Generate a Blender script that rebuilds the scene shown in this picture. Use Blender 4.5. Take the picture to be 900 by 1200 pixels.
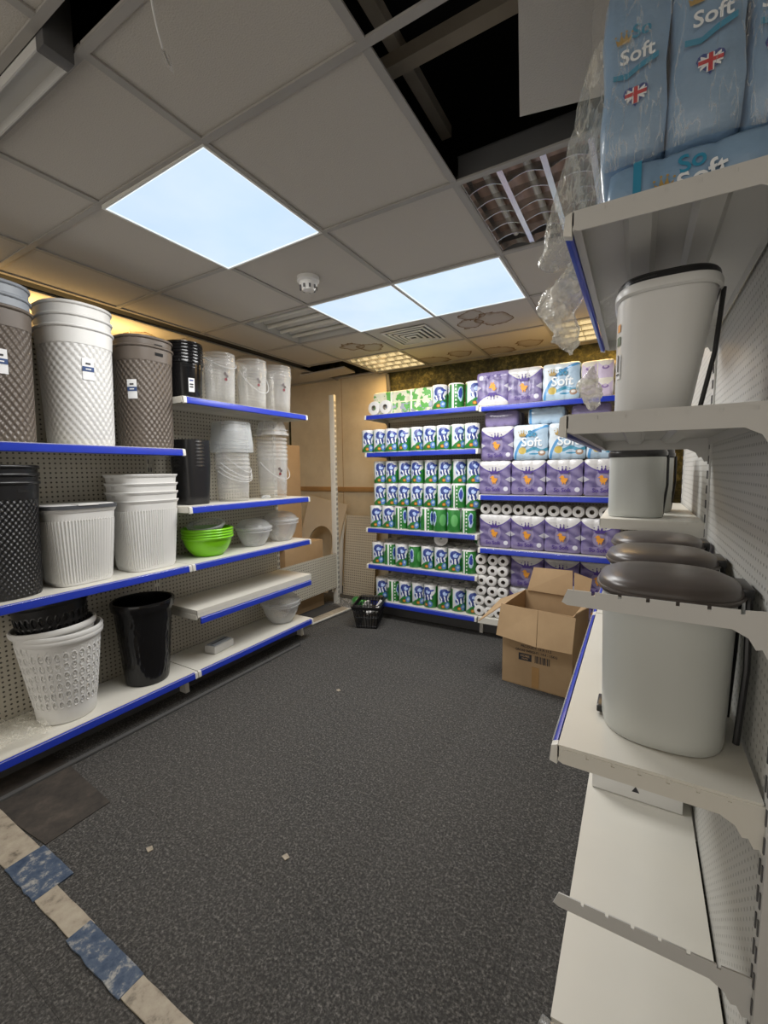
import bpy, bmesh, math, random
from mathutils import Vector, Matrix
random.seed(7)
PI = math.pi
SC = bpy.context.scene
COL = SC.collection
for o in list(bpy.data.objects):
    bpy.data.objects.remove(o)

# ------------------------------------------------------------------ camera
F_PX, YAW, PITCH, ROLL = 505.1, 0.532, 0.095, -0.012
CAM_Z = 1.35
fw = Vector((-math.sin(YAW)*math.cos(PITCH), math.cos(YAW)*math.cos(PITCH), -math.sin(PITCH)))
rt = Vector((math.cos(YAW), math.sin(YAW), 0)); up = rt.cross(fw)
r2 = rt*math.cos(ROLL) + up*math.sin(ROLL); u2 = -rt*math.sin(ROLL) + up*math.cos(ROLL)
cd = bpy.data.cameras.new('camera'); cam = bpy.data.objects.new('camera', cd); COL.objects.link(cam)
cd.sensor_fit = 'VERTICAL'; cd.sensor_height = 36; cd.sensor_width = 27; cd.lens = F_PX/1200*36
cd.clip_start = 0.02
cam.matrix_world = Matrix(((r2.x, u2.x, -fw.x, 0), (r2.y, u2.y, -fw.y, 0), (r2.z, u2.z, -fw.z, CAM_Z), (0, 0, 0, 1)))
SC.camera = cam

# ------------------------------------------------------------------ light of the place
W = bpy.data.worlds.new('shop_light'); SC.world = W; W.use_nodes = True
W.node_tree.nodes['Background'].inputs[0].default_value = (1.0, 0.93, 0.84, 1)
W.node_tree.nodes['Background'].inputs[1].default_value = 1.05
SC.view_settings.view_transform = 'Standard'; SC.view_settings.look = 'None'
SC.view_settings.gamma = 1; SC.view_settings.exposure = 0.0
SC.view_settings.use_curve_mapping = False
SC.cycles.transparent_max_bounces = 40
LED_POWER = 17.0
LED_COL = (1.0, 0.98, 0.95)
WARM_COL = (1.0, 0.62, 0.22)

# ------------------------------------------------------------------ node helpers
class NT:
    def __init__(s, name):
        s.m = bpy.data.materials.new(name); s.m.use_nodes = True
        s.t = s.m.node_tree; s.b = s.t.nodes['Principled BSDF']; s._tc = None
    def node(s, t, **kw):
        n = s.t.nodes.new(t)
        for k, v in kw.items(): setattr(n, k, v)
        return n
    def put(s, sock, v):
        if isinstance(v, (int, float)): sock.default_value = v
        elif isinstance(v, (tuple, list)):
            sock.default_value = tuple(v) + ((1,) if len(v) == 3 and len(sock.default_value) == 4 else ())
        else: s.t.links.new(v, sock)
    def tc(s, which='Object'):
        if s._tc is None: s._tc = s.node('ShaderNodeTexCoord')
        return s._tc.outputs[which]
    def xyz(s, which='Object'):
        n = s.node('ShaderNodeSeparateXYZ'); s.t.links.new(s.tc(which), n.inputs[0]); return n.outputs[0], n.outputs[1], n.outputs[2]
    def M(s, op, a, b=0.0, c=None):
        n = s.node('ShaderNodeMath', operation=op); s.put(n.inputs[0], a); s.put(n.inputs[1], b)
        if c is not None: s.put(n.inputs[2], c)
        return n.outputs[0]
    def mix(s, f, a, b):
        n = s.node('ShaderNodeMix', data_type='RGBA'); s.put(n.inputs[0], f)
        s.put(n.inputs[6], a); s.put(n.inputs[7], b); return n.outputs[2]
    def noise(s, scale, detail=3, which='Object', vec=None, rough=.5):
        n = s.node('ShaderNodeTexNoise'); n.inputs['Scale'].default_value = scale; n.inputs['Detail'].default_value = detail
        n.inputs['Roughness'].default_value = rough
        s.t.links.new(vec if vec is not None else s.tc(which), n.inputs['Vector']); return n.outputs[0]
    def ramp(s, v, stops):
        n = s.node('ShaderNodeValToRGB'); e = n.color_ramp.elements
        while len(e) < len(stops): e.new(.5)
        for k, (p, c) in enumerate(stops): e[k].position = p; e[k].color = tuple(c)+(1,)
        s.t.links.new(v, n.inputs[0]); return n.outputs[0]
    def bump(s, h, dist=.002, strength=1.0):
        n = s.node('ShaderNodeBump'); n.inputs['Distance'].default_value = dist; n.inputs['Strength'].default_value = strength
        s.t.links.new(h, n.inputs['Height']); s.t.links.new(n.outputs[0], s.b.inputs['Normal'])
    def ell(s, u, v, cu, cv, ru, rv):
        a = s.M('DIVIDE', s.M('SUBTRACT', u, cu), ru); b = s.M('DIVIDE', s.M('SUBTRACT', v, cv), rv)
        return s.M('LESS_THAN', s.M('ADD', s.M('MULTIPLY', a, a), s.M('MULTIPLY', b, b)), 1.0)
    def out(s, col=None, rough=.5, metal=0, spec=None):
        if col is not None: s.put(s.b.inputs['Base Color'], col)
        s.put(s.b.inputs['Roughness'], rough); s.put(s.b.inputs['Metallic'], metal)
        if spec is not None: s.put(s.b.inputs['Specular IOR Level'], spec)
        return s.m

def plain(name, col, rough=.5, metal=0, var=.12, scale=9, bumpd=0, bscale=300, spec=None):
    n = NT(name); f = n.noise(scale, 4)
    c = n.mix(f, tuple(x*(1-var) for x in col), tuple(min(1, x*(1+var)) for x in col))
    if bumpd: n.bump(n.noise(bscale, 2), bumpd)
    return n.out(c, rough, metal, spec)

def clear(name, col, alpha, rough=.15):
    n = NT(name)
    lw = n.node('ShaderNodeLayerWeight'); lw.inputs[0].default_value = .35
    a = n.M('ADD', n.M('MULTIPLY', lw.outputs['Facing'], .45), alpha)
    a = n.M('MINIMUM', a, .95)
    n.put(n.b.inputs['Alpha'], a)
    n.b.inputs['Specular IOR Level'].default_value = .6
    return n.out(col, rough)

MT = {}
MT['cream'] = plain('cream_metal', (.70, .68, .61), .42, 0, .05, 5)
MT['grey_metal'] = plain('grey_metal', (.58, .575, .55), .42, .0, .05, 6)
MT['dark_metal'] = plain('dark_metal', (.09, .09, .09), .5)
MT['blue'] = plain('blue_plastic', (.018, .045, .46), .28, 0, .12, 14)
MT['white_pl'] = plain('white_plastic', (.76, .76, .74), .38, 0, .03)
MT['white_cap'] = plain('white_cap', (.72, .71, .66), .4)
MT['black_pl'] = plain('black_plastic', (.012, .012, .013), .3)
MT['black_gloss'] = plain('black_gloss', (.006, .006, .007), .16)
MT['grey_pl'] = plain('grey_plastic', (.30, .33, .37), .4, 0, .04)
MT['brown_pl'] = plain('brown_plastic', (.135, .11, .09), .42, 0, .06)
MT['green_pl'] = plain('green_plastic', (.22, .62, .01), .3, 0, .04)
MT['bin_grey'] = plain('bin_grey', (.50, .515, .485), .33, 0, .03)
MT['bin_white'] = plain('bin_white', (.66, .66, .64), .33, 0, .03)
MT['lid_brown'] = plain('lid_brown', (.095, .080, .072), .32, 0, .3, 14)
MT['clear'] = clear('clear_plastic', (.72, .72, .70), .10, .10)
MT['frost'] = clear('frosted_plastic', (.74, .75, .75), .24, .25)
MT['frost_blue'] = clear('frosted_blue_plastic', (.68, .71, .72), .20, .3)
n = NT('polythene_film')
q = n.node('ShaderNodeNewGeometry').outputs['Position']
mpn = n.node('ShaderNodeMapping'); n.t.links.new(q, mpn.inputs[0]); mpn.inputs['Rotation'].default_value = (.1, .65, .1); mpn.inputs['Scale'].default_value = (1, 1, .16)
rid = n.M('ABSOLUTE', n.M('SUBTRACT', n.noise(40, 3, vec=mpn.outputs[0], rough=.55), .5))
mr = n.node('ShaderNodeMapRange'); n.t.links.new(rid, mr.inputs[0]); mr.inputs[1].default_value = 0; mr.inputs[2].default_value = .018; mr.inputs[3].default_value = .36; mr.inputs[4].default_value = .09  # denser streaks along the ridges imitate highlights on creased film
n.put(n.b.inputs['Alpha'], mr.outputs[0]); n.bump(rid, .02, .8); n.b.inputs['Specular IOR Level'].default_value = .7
MT['film'] = n.out((.82, .81, .76), .14)
MT['filmd'] = MT['film'].copy(); MT['filmd'].name = 'polythene_film_folded'
for q_ in MT['filmd'].node_tree.nodes:
    if q_.type == 'MAP_RANGE': q_.inputs[2].default_value = .05; q_.inputs[3].default_value = .55; q_.inputs[4].default_value = .22
    if q_.type == 'BSDF_PRINCIPLED': q_.inputs['Base Color'].default_value = (.80, .77, .66, 1)
n = NT('polythene_film_white')
q = n.node('ShaderNodeNewGeometry').outputs['Position']
rid = n.M('ABSOLUTE', n.M('SUBTRACT', n.noise(17, 3, vec=q, rough=.55), .5))
mr = n.node('ShaderNodeMapRange'); n.t.links.new(rid, mr.inputs[0]); mr.inputs[1].default_value = 0; mr.inputs[2].default_value = .10; mr.inputs[3].default_value = .80; mr.inputs[4].default_value = .34
n.put(n.b.inputs['Alpha'], mr.outputs[0]); n.bump(rid, .03, .9); n.b.inputs['Specular IOR Level'].default_value = .7
MT['filmw'] = n.out((.80, .77, .68), .2)
MT['card_in'] = plain('cardboard_inside', (.36, .235, .12), .85, 0, .15, 14)
MT['paper'] = plain('tissue_paper', (.78, .77, .75), .9, 0, .05, 60, .001, 400)
MT['core'] = plain('tissue_core', (.30, .26, .22), .9)
MT['ink_dark'] = plain('ink_dark', (.03, .03, .035), .6)
MT['ink_purple'] = plain('ink_purple', (.07, .035, .24), .5)
MT['ink_teal'] = plain('ink_teal', (.02, .25, .42), .5)
MT['ink_white'] = plain('ink_white', (.86, .9, .94), .5)
MT['ink_gold'] = plain('ink_gold', (.42, .28, .08), .5)
MT['ink_orange'] = plain('ink_orange', (.80, .33, .03), .5)
MT['ink_red'] = plain('ink_red', (.55, .03, .04), .5)
MT['ink_navy'] = plain('ink_navy', (.03, .06, .26), .5)
MT['sticker_red'] = plain('sticker_red', (.18, .02, .03), .4)
MT['sticker_dark'] = plain('sticker_dark', (.10, .08, .08), .4)
MT['alu'] = plain('aluminium', (.72, .70, .66), .22, .9, .05)
MT['dado'] = plain('dado_wood', (.42, .24, .09), .6, 0, .25, 12)
MT['void'] = plain('void_black', (.01, .01, .01), .9)
MT['joist'] = plain('joist_wood', (.36, .31, .24), .8, 0, .2, 12)
MT['wire'] = plain('wire_white', (.8, .8, .78), .4)
MT['beige_board'] = plain('beige_board', (.66, .56, .42), .6, 0, .08, 4)
MT['carpet_bin'] = plain('tray_dark', (.05, .05, .05), .8)
MT['tag_white'] = plain('tag_white', (.82, .83, .84), .45)
MT['tag_blue'] = plain('tag_blue', (.03, .07, .20), .45)
MT['tag_green'] = plain('tag_green', (.04, .10, .05), .45)

def emis(name, col, st):
    n = NT(name); n.put(n.b.inputs['Emission Color'], col); n.b.inputs['Emission Strength'].default_value = st
    return n.out((.02, .02, .02), .5)
n = NT('led_diffuser')          # slightly cloudy lit acrylic
f = n.noise(2.3, 3)
n.put(n.b.inputs['Emission Color'], n.mix(f, (.50, .72, .98), (.76, .88, 1.0))); n.b.inputs['Emission Strength'].default_value = 1.0
MT['led'] = n.out((.05, .05, .05), .35)
MT['led_edge'] = emis('led_edge', (.86, .94, 1), 1.15)
MT['warm_tube'] = emis('warm_tube', (1, .78, .42), 1.6)
MT['tube_off'] = plain('tube_off', (.62, .61, .56), .3)

# perforated back panel: hole grid in metres on the uv map
def pegmat(name, col, hole, pitch=.025, rad=.15):
    n = NT(name); u, v, _ = n.xyz('UV')
    fu = n.M('SUBTRACT', n.M('FRACT', n.M('DIVIDE', u, pitch)), .5)
    fv = n.M('SUBTRACT', n.M('FRACT', n.M('DIVIDE', v, pitch)), .5)
    d = n.M('SQRT', n.M('ADD', n.M('MULTIPLY', fu, fu), n.M('MULTIPLY', fv, fv)))
    mr = n.node('ShaderNodeMapRange'); n.t.links.new(d, mr.inputs[0])
    mr.inputs[1].default_value = rad*.85; mr.inputs[2].default_value = rad*1.2
    c = n.mix(n.noise(3, 3), tuple(x*.93 for x in col), tuple(x*1.05 for x in col))
    c = n.mix(mr.outputs[0], hole, c)
    n.bump(mr.outputs[0], .002)
    return n.out(c, .5)
MT['peg'] = pegmat('perforated_cream', (.56, .53, .45), (.10, .09, .075), .0245, .19)
MT['peg_grey'] = pegmat('perforated_grey', (.60, .60, .57), (.30, .30, .28), .021, .15)
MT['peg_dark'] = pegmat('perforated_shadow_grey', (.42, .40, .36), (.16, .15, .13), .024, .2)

# woven plastic: diamond relief on uv metres
def weave(name, col, p=.021, d=.004, rough=.42, dk=.6):
    n = NT(name); u, v, _ = n.xyz('UV')
    a = n.M('SINE', n.M('MULTIPLY', u, 2*PI/p)); b = n.M('SINE', n.M('MULTIPLY', v, 2*PI/p*.8))
    h = n.M('MULTIPLY', a, b)
    n.bump(h, d)
    c = n.mix(n.M('LESS_THAN', h, -.86), col, tuple(x*dk for x in col))
    return n.out(c, rough)
MT['weave_white'] = weave('weave_white', (.70, .70, .685), .034, .0022, .42, .72)
MT['weave_brown'] = weave('weave_brown', (.14, .115, .095), .032, .004, .36)
MT['weave_black'] = weave('weave_black', (.013, .013, .014), .024, .004, .35)
MT['weave_grey'] = weave('weave_grey', (.30, .33, .37), .026, .004)

# carpet
n = NT('carpet_charcoal')
g = n.tc('Generated'); o = n.node('ShaderNodeNewGeometry').outputs['Position']
f1 = n.noise(120, 4, vec=o, rough=.75); f2 = n.noise(1.6, 4, vec=o); f3 = n.noise(48, 4, vec=o, rough=.75)
c = n.ramp(f1, [(.36, (.024, .0235, .023)), (.50, (.080, .078, .074)), (.66, (.23, .22, .205))])
c = n.mix(n.ramp(f3, [(.40, (0, 0, 0)), (.62, (.75, .75, .75))]), c, (.048, .047, .046))
c = n.mix(n.M('MULTIPLY', n.M('SUBTRACT', f2, .35), .55), c, (.11, .102, .092))
n.bump(f1, .003, .6)
MT['carpet'] = n.out(c, .95, 0, .1)
n = NT('worn_subfloor'); f = n.noise(9, 6, rough=.7)
MT['patch'] = n.out(n.ramp(f, [(.3, (.022, .020, .018)), (.55, (.055, .046, .038)), (.75, (.10, .082, .066))]), .8)
n = NT('worn_cream_strip'); f = n.noise(22, 6, rough=.7)
MT['strip'] = n.out(n.ramp(f, [(.3, (.14, .12, .09)), (.45, (.36, .31, .24)), (.75, (.47, .42, .33))]), .6)
n = NT('worn_blue_tape'); f = n.noise(26, 6, rough=.75)
MT['tape'] = n.out(n.ramp(f, [(.36, (.035, .06, .11)), (.52, (.075, .105, .16)), (.60, (.30, .30, .29)), (.8, (.55, .52, .45))]), .5)

# ceiling tile
def tilemat(name, stains=(), base=(.56, .53, .48)):
    n = NT(name); f = n.noise(240, 2); f2 = n.noise(1.3, 3)
    c = n.mix(f, tuple(x*.86 for x in base), tuple(x*1.1 for x in base))
    c = n.mix(n.M('MULTIPLY', f2, .3), c, tuple(x*.8 for x in base))
    x, y, _ = n.xyz()
    w = n.M('MULTIPLY', n.M('SUBTRACT', n.noise(9, 3), .5), .16)
    for (cx, cy, r) in stains:
        d = n.M('SQRT', n.M('ADD', n.M('POWER', n.M('SUBTRACT', x, cx), 2), n.M('POWER', n.M('SUBTRACT', y, cy), 2)))
        d = n.M('DIVIDE', n.M('ADD', d, w), r)
        inside = n.M('LESS_THAN', d, 1.0)
        ring = n.M('SMOOTH_MIN', n.M('MULTIPLY', n.M('POWER', n.M('MINIMUM', d, 1.0), 6), .75), 1.0)
        k = n.M('MULTIPLY', inside, n.M('ADD', n.M('MULTIPLY', ring, 1.25), .22))
        c = n.mix(n.M('MINIMUM', k, 1.0), c, (.17, .10, .045))
    n.bump(f, .0012)
    return n.out(c, .9, 0, .1)
MT['tile'] = tilemat('ceiling_tile')
MT['tile_s1'] = tilemat('ceiling_tile_ring_stain', [(.02, -.02, .13), (-.16, .0, .10), (-.10, -.17, .08)])
MT['tile_s2'] = tilemat('ceiling_tile_double_stain', [(.02, .0, .10), (.14, .10, .11)])
MT['tile_s3'] = tilemat('ceiling_tile_edge_stain', [(.1, .1, .10), (-.2, .2, .15)])
MT['tbar'] = plain('ceiling_grid', (.36, .345, .32), .6)

# walls
n = NT('mossy_wallpaper'); f = n.noise(9, 6, rough=.75); f2 = n.noise(34, 4, rough=.7)
c = n.ramp(f, [(.33, (.018, .017, .009)), (.5, (.07, .065, .022)), (.62, (.17, .15, .05)), (.78, (.33, .30, .13))])
c = n.mix(n.M('MULTIPLY', n.M('GREATER_THAN', f2, .52), .6), c, (.02, .022, .012))
MT['moss'] = n.out(c, .9)
n = NT('pale_wall_paint'); f = n.noise(2, 5, rough=.65)
MT['pale'] = n.out(n.ramp(f, [(.3, (.60, .50, .35)), (.55, (.72, .62, .45)), (.8, (.78, .68, .51))]), .75)
MT['wall'] = plain('plain_wall', (.55, .5, .42), .8)
# cardboard
n = NT('cardboard'); x, y, z = n.xyz(); f = n.noise(5, 5, rough=.6)
w = n.M('MULTIPLY', n.M('SINE', n.M('MULTIPLY', x, 900)), .03)
c = n.mix(n.M('ADD', f, w), (.34, .22, .115), (.50, .345, .19))
MT['card'] = n.out(c, .82)
# box printed marks are geometry

# kitchen roll wrap
n = NT('kitchen_roll_wrap'); x, y, z = n.xyz()
ang = n.M('ARCTAN2', x, n.M('MULTIPLY', y, -1)); u = ang; v = n.M('DIVIDE', z, .2)
nz = n.M('MULTIPLY', n.M('SUBTRACT', n.noise(34, 3, vec=n.node('ShaderNodeNewGeometry').outputs['Position']), .5), .42)
lo = n.M('ADD', n.M('MULTIPLY', n.M('ADD', u, .2), .22), .36)
gm = n.M('LESS_THAN', v, n.M('ADD', lo, n.M('MULTIPLY', nz, .3)))
grn = n.mix(n.noise(30, 2), (.012, .13, .02), (.035, .27, .045))
c = n.mix(gm, (.72, .73, .74), grn)
c = n.mix(n.M('MULTIPLY', n.ell(u, v, -.45, .60, .5, .30), n.M('SUBTRACT', 1, gm)), c, (.50, .62, .82))
un = n.M('ADD', u, nz); vn = n.M('ADD', v, n.M('MULTIPLY', nz, .25))
c = n.mix(n.ell(un, vn, -.10, .72, .66, .19), c, (.025, .050, .24))
c = n.mix(n.ell(un, vn, .05, .71, .33, .085), c, (.42, .55, .82))
c = n.mix(n.ell(un, vn, .50, .77, .42, .045), c, (.025, .055, .33))
ltr = n.M('GREATER_THAN', n.M('SINE', n.M('ADD', n.M('MULTIPLY', un, 13), n.M('MULTIPLY', vn, 9))), -.25)
lm = n.ell(un, v, .0, .47, .78, .12)
c = n.mix(lm, c, (.85, .87, .9)); c = n.mix(n.M('MULTIPLY', lm, ltr), c, (.02, .04, .21))
c = n.mix(n.ell(un, vn, .38, .20, .38, .14), c, (.10, .24, .60))
c = n.mix(n.ell(un, vn, .40, .22, .2, .06), c, (.5, .65, .85))
c = n.mix(n.ell(u, v, -.22, .15, .26, .07), c, (.45, .04, .02)); c = n.mix(n.ell(u, v, -.22, .15, .18, .042), c, (.75, .42, .04))
bk = n.M('GREATER_THAN', n.M('ABSOLUTE', u), 1.25)
bc = n.mix(n.M('LESS_THAN', n.M('ABSOLUTE', n.M('SUBTRACT', u, 1.75)), .13), grn, (.82, .83, .82))
dots = n.M('MULTIPLY', n.M('LESS_THAN', n.M('ABSOLUTE', n.M('SUBTRACT', u, 2.15)), .09), n.M('GREATER_THAN', n.M('SINE', n.M('MULTIPLY', v, 44)), .2))
bc = n.mix(dots, bc, (.75, .8, .72)); bc = n.mix(n.ell(un, vn, 2.75, .55, .35, .3), bc, (.5, .66, .82)); bc = n.mix(n.ell(un, vn, 2.75, .58, .25, .2), bc, (.03, .06, .35))
bc = n.mix(n.ell(u, v, -2.2, .5, .5, .25), bc, (.12, .42, .12))
c = n.mix(bk, c, bc)
c = n.mix(n.M('GREATER_THAN', v, .94), c, (.78, .77, .75)); c = n.mix(n.M('LESS_THAN', v, .02), c, (.6, .6, .6))
n.b.inputs['Coat Weight'].default_value = .4; n.b.inputs['Coat Roughness'].default_value = .15
n.bump(n.noise(26, 3), .004, .6)
MT['roll_wrap'] = n.out(c, .4)

# purple toilet roll wrap
n = NT('purple_pack_wrap'); x, y, z = n.xyz()
xx = n.M('MULTIPLY', x, x)
zb = n.M('ADD', n.M('MULTIPLY', xx, 4.2), .178)
wob = n.noise(7, 4); st = n.M('SINE', n.M('ADD', n.M('MULTIPLY', n.M('ADD', z, n.M('MULTIPLY', x, .45)), 95), n.M('MULTIPLY', wob, 14)))
c = n.mix(n.M('ADD', n.M('MULTIPLY', st, .35), .4), (.085, .062, .20), (.255, .215, .40))
c = n.mix(n.M('MULTIPLY', n.ell(x, z, 0, .12, .05, .055), .35), c, (.48, .42, .60))
ax = n.M('ABSOLUTE', x)
tri = n.M('LESS_THAN', n.M('ABSOLUTE', n.M('SUBTRACT', z, .118)), n.M('MULTIPLY', n.M('SUBTRACT', ax, .085), .55))
c = n.mix(tri, c, (.50, .49, .56))
c = n.mix(n.M('LESS_THAN', z, .062), c, (.22, .18, .36))
c = n.mix(n.ell(x, z, .09, .045, .017, .017), c, (.70, .70, .78))
c = n.mix(n.M('GREATER_THAN', z, n.M('SUBTRACT', zb, .010)), c, (.10, .065, .30))
c = n.mix(n.M('GREATER_THAN', z, zb), c, (.66, .65, .65))
n.b.inputs['Coat Weight'].default_value = .6; n.b.inputs['Coat Roughness'].default_value = .12
n.bump(n.noise(16, 4), .012, .7)
MT['purple'] = n.out(c, .4)
# blue toilet roll wrap
n = NT('blue_pack_wrap'); x, y, z = n.xyz()
c = n.mix(n.noise(7, 4), (.33, .49, .66), (.52, .65, .76))
arc = n.M('SQRT', n.M('ADD', n.M('POWER', n.M('SUBTRACT', x, .17), 2), n.M('POWER', n.M('MULTIPLY', n.M('SUBTRACT', z, .0), 1.12), 2)))
c = n.mix(n.M('GREATER_THAN', arc, .268), c, (.08, .30, .60)); c = n.mix(n.M('GREATER_THAN', arc, .287), c, (.66, .74, .80))
rb = n.M('ADD', .075, n.M('MULTIPLY', n.M('SINE', n.M('MULTIPLY', x, 55)), .009))
c = n.mix(n.M('MULTIPLY', n.M('LESS_THAN', n.M('ABSOLUTE', n.M('SUBTRACT', z, rb)), .012), n.M('GREATER_THAN', x, -.03)), c, (.04, .26, .40))
c = n.mix(n.ell(x, z, -.055, .07, .028, .026), c, (.60, .45, .10)); c = n.mix(n.ell(x, z, .085, .05, .026, .02), c, (.35, .22, .14)); c = n.mix(n.ell(x, z, .085, .055, .015, .01), c, (.75, .72, .68))
c = n.mix(n.ell(x, z, .03, .045, .035, .006), c, (.04, .26, .45))
n.b.inputs['Coat Weight'].default_value = .6; n.b.inputs['Coat Roughness'].default_value = .12
n.bump(n.noise(16, 4), .012, .7)
MT['bluepack'] = n.out(c, .4)
# lavender pack
n = NT('lavender_pack_wrap'); x, y, z = n.xyz()
cx = n.M('SUBTRACT', n.M('FRACT', n.M('DIVIDE', n.M('ADD', x, .10), .10)), .5); cz = n.M('SUBTRACT', n.M('FRACT', n.M('DIVIDE', z, .125)), .5)
c = n.mix(n.noise(8, 3), (.58, .48, .66), (.70, .60, .74))
c = n.mix(n.M('GREATER_THAN', cz, n.M('ADD', .12, n.M('MULTIPLY', n.M('MULTIPLY', cx, cx), 1.2))), c, (.80, .76, .66))
c = n.mix(n.ell(cx, cz, 0, .05, .22, .10), c, (.25, .15, .38)); c = n.mix(n.ell(cx, cz, 0, .10, .12, .08), c, (.62, .52, .68))
c = n.mix(n.M('GREATER_THAN', n.M('ABSOLUTE', cx), .46), c, (.80, .76, .66))
n.bump(n.noise(18, 4), .012, .7)
MT['lavender'] = n.out(c, .4)
# green and white toilet roll wrap
n = NT('green_white_pack_wrap'); x, y, z = n.xyz()
c = n.mix(n.noise(9, 3), (.66, .66, .48), (.80, .79, .62))
blob = n.M('GREATER_THAN', n.noise(14, 2), .52)
c = n.mix(blob, c, (.13, .42, .09))
c = n.mix(n.M('LESS_THAN', n.M('ABSOLUTE', n.M('SUBTRACT', n.M('FRACT', n.M('MULTIPLY', x, 5.2)), .5)), .05), c, (.85, .85, .74))
c = n.mix(n.M('LESS_THAN', n.M('ABSOLUTE', n.M('SUBTRACT', z, .10)), .005), c, (.80, .80, .55))
c = n.mix(n.M('MULTIPLY', n.M('LESS_THAN', z, .085), n.M('GREATER_THAN', n.noise(22, 3), .55)), c, (.36, .38, .46))
n.bump(n.noise(18, 4), .012, .7)
MT['greenpack'] = n.out(c, .45)
# louvre back reflector, a brown woodlike reflection painted into its colour
n = NT('louvre_reflector'); x, y, z = n.xyz(); f = n.noise(3, 5); sw = n.M('SINE', n.M('ADD', n.M('MULTIPLY', y, 130), n.M('MULTIPLY', f, 8)))
c = n.mix(n.M('ADD', n.M('MULTIPLY', sw, .3), .5), (.25, .16, .12), (.52, .36, .29))
MT['reflector'] = n.out(c, .35, .3)

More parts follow.
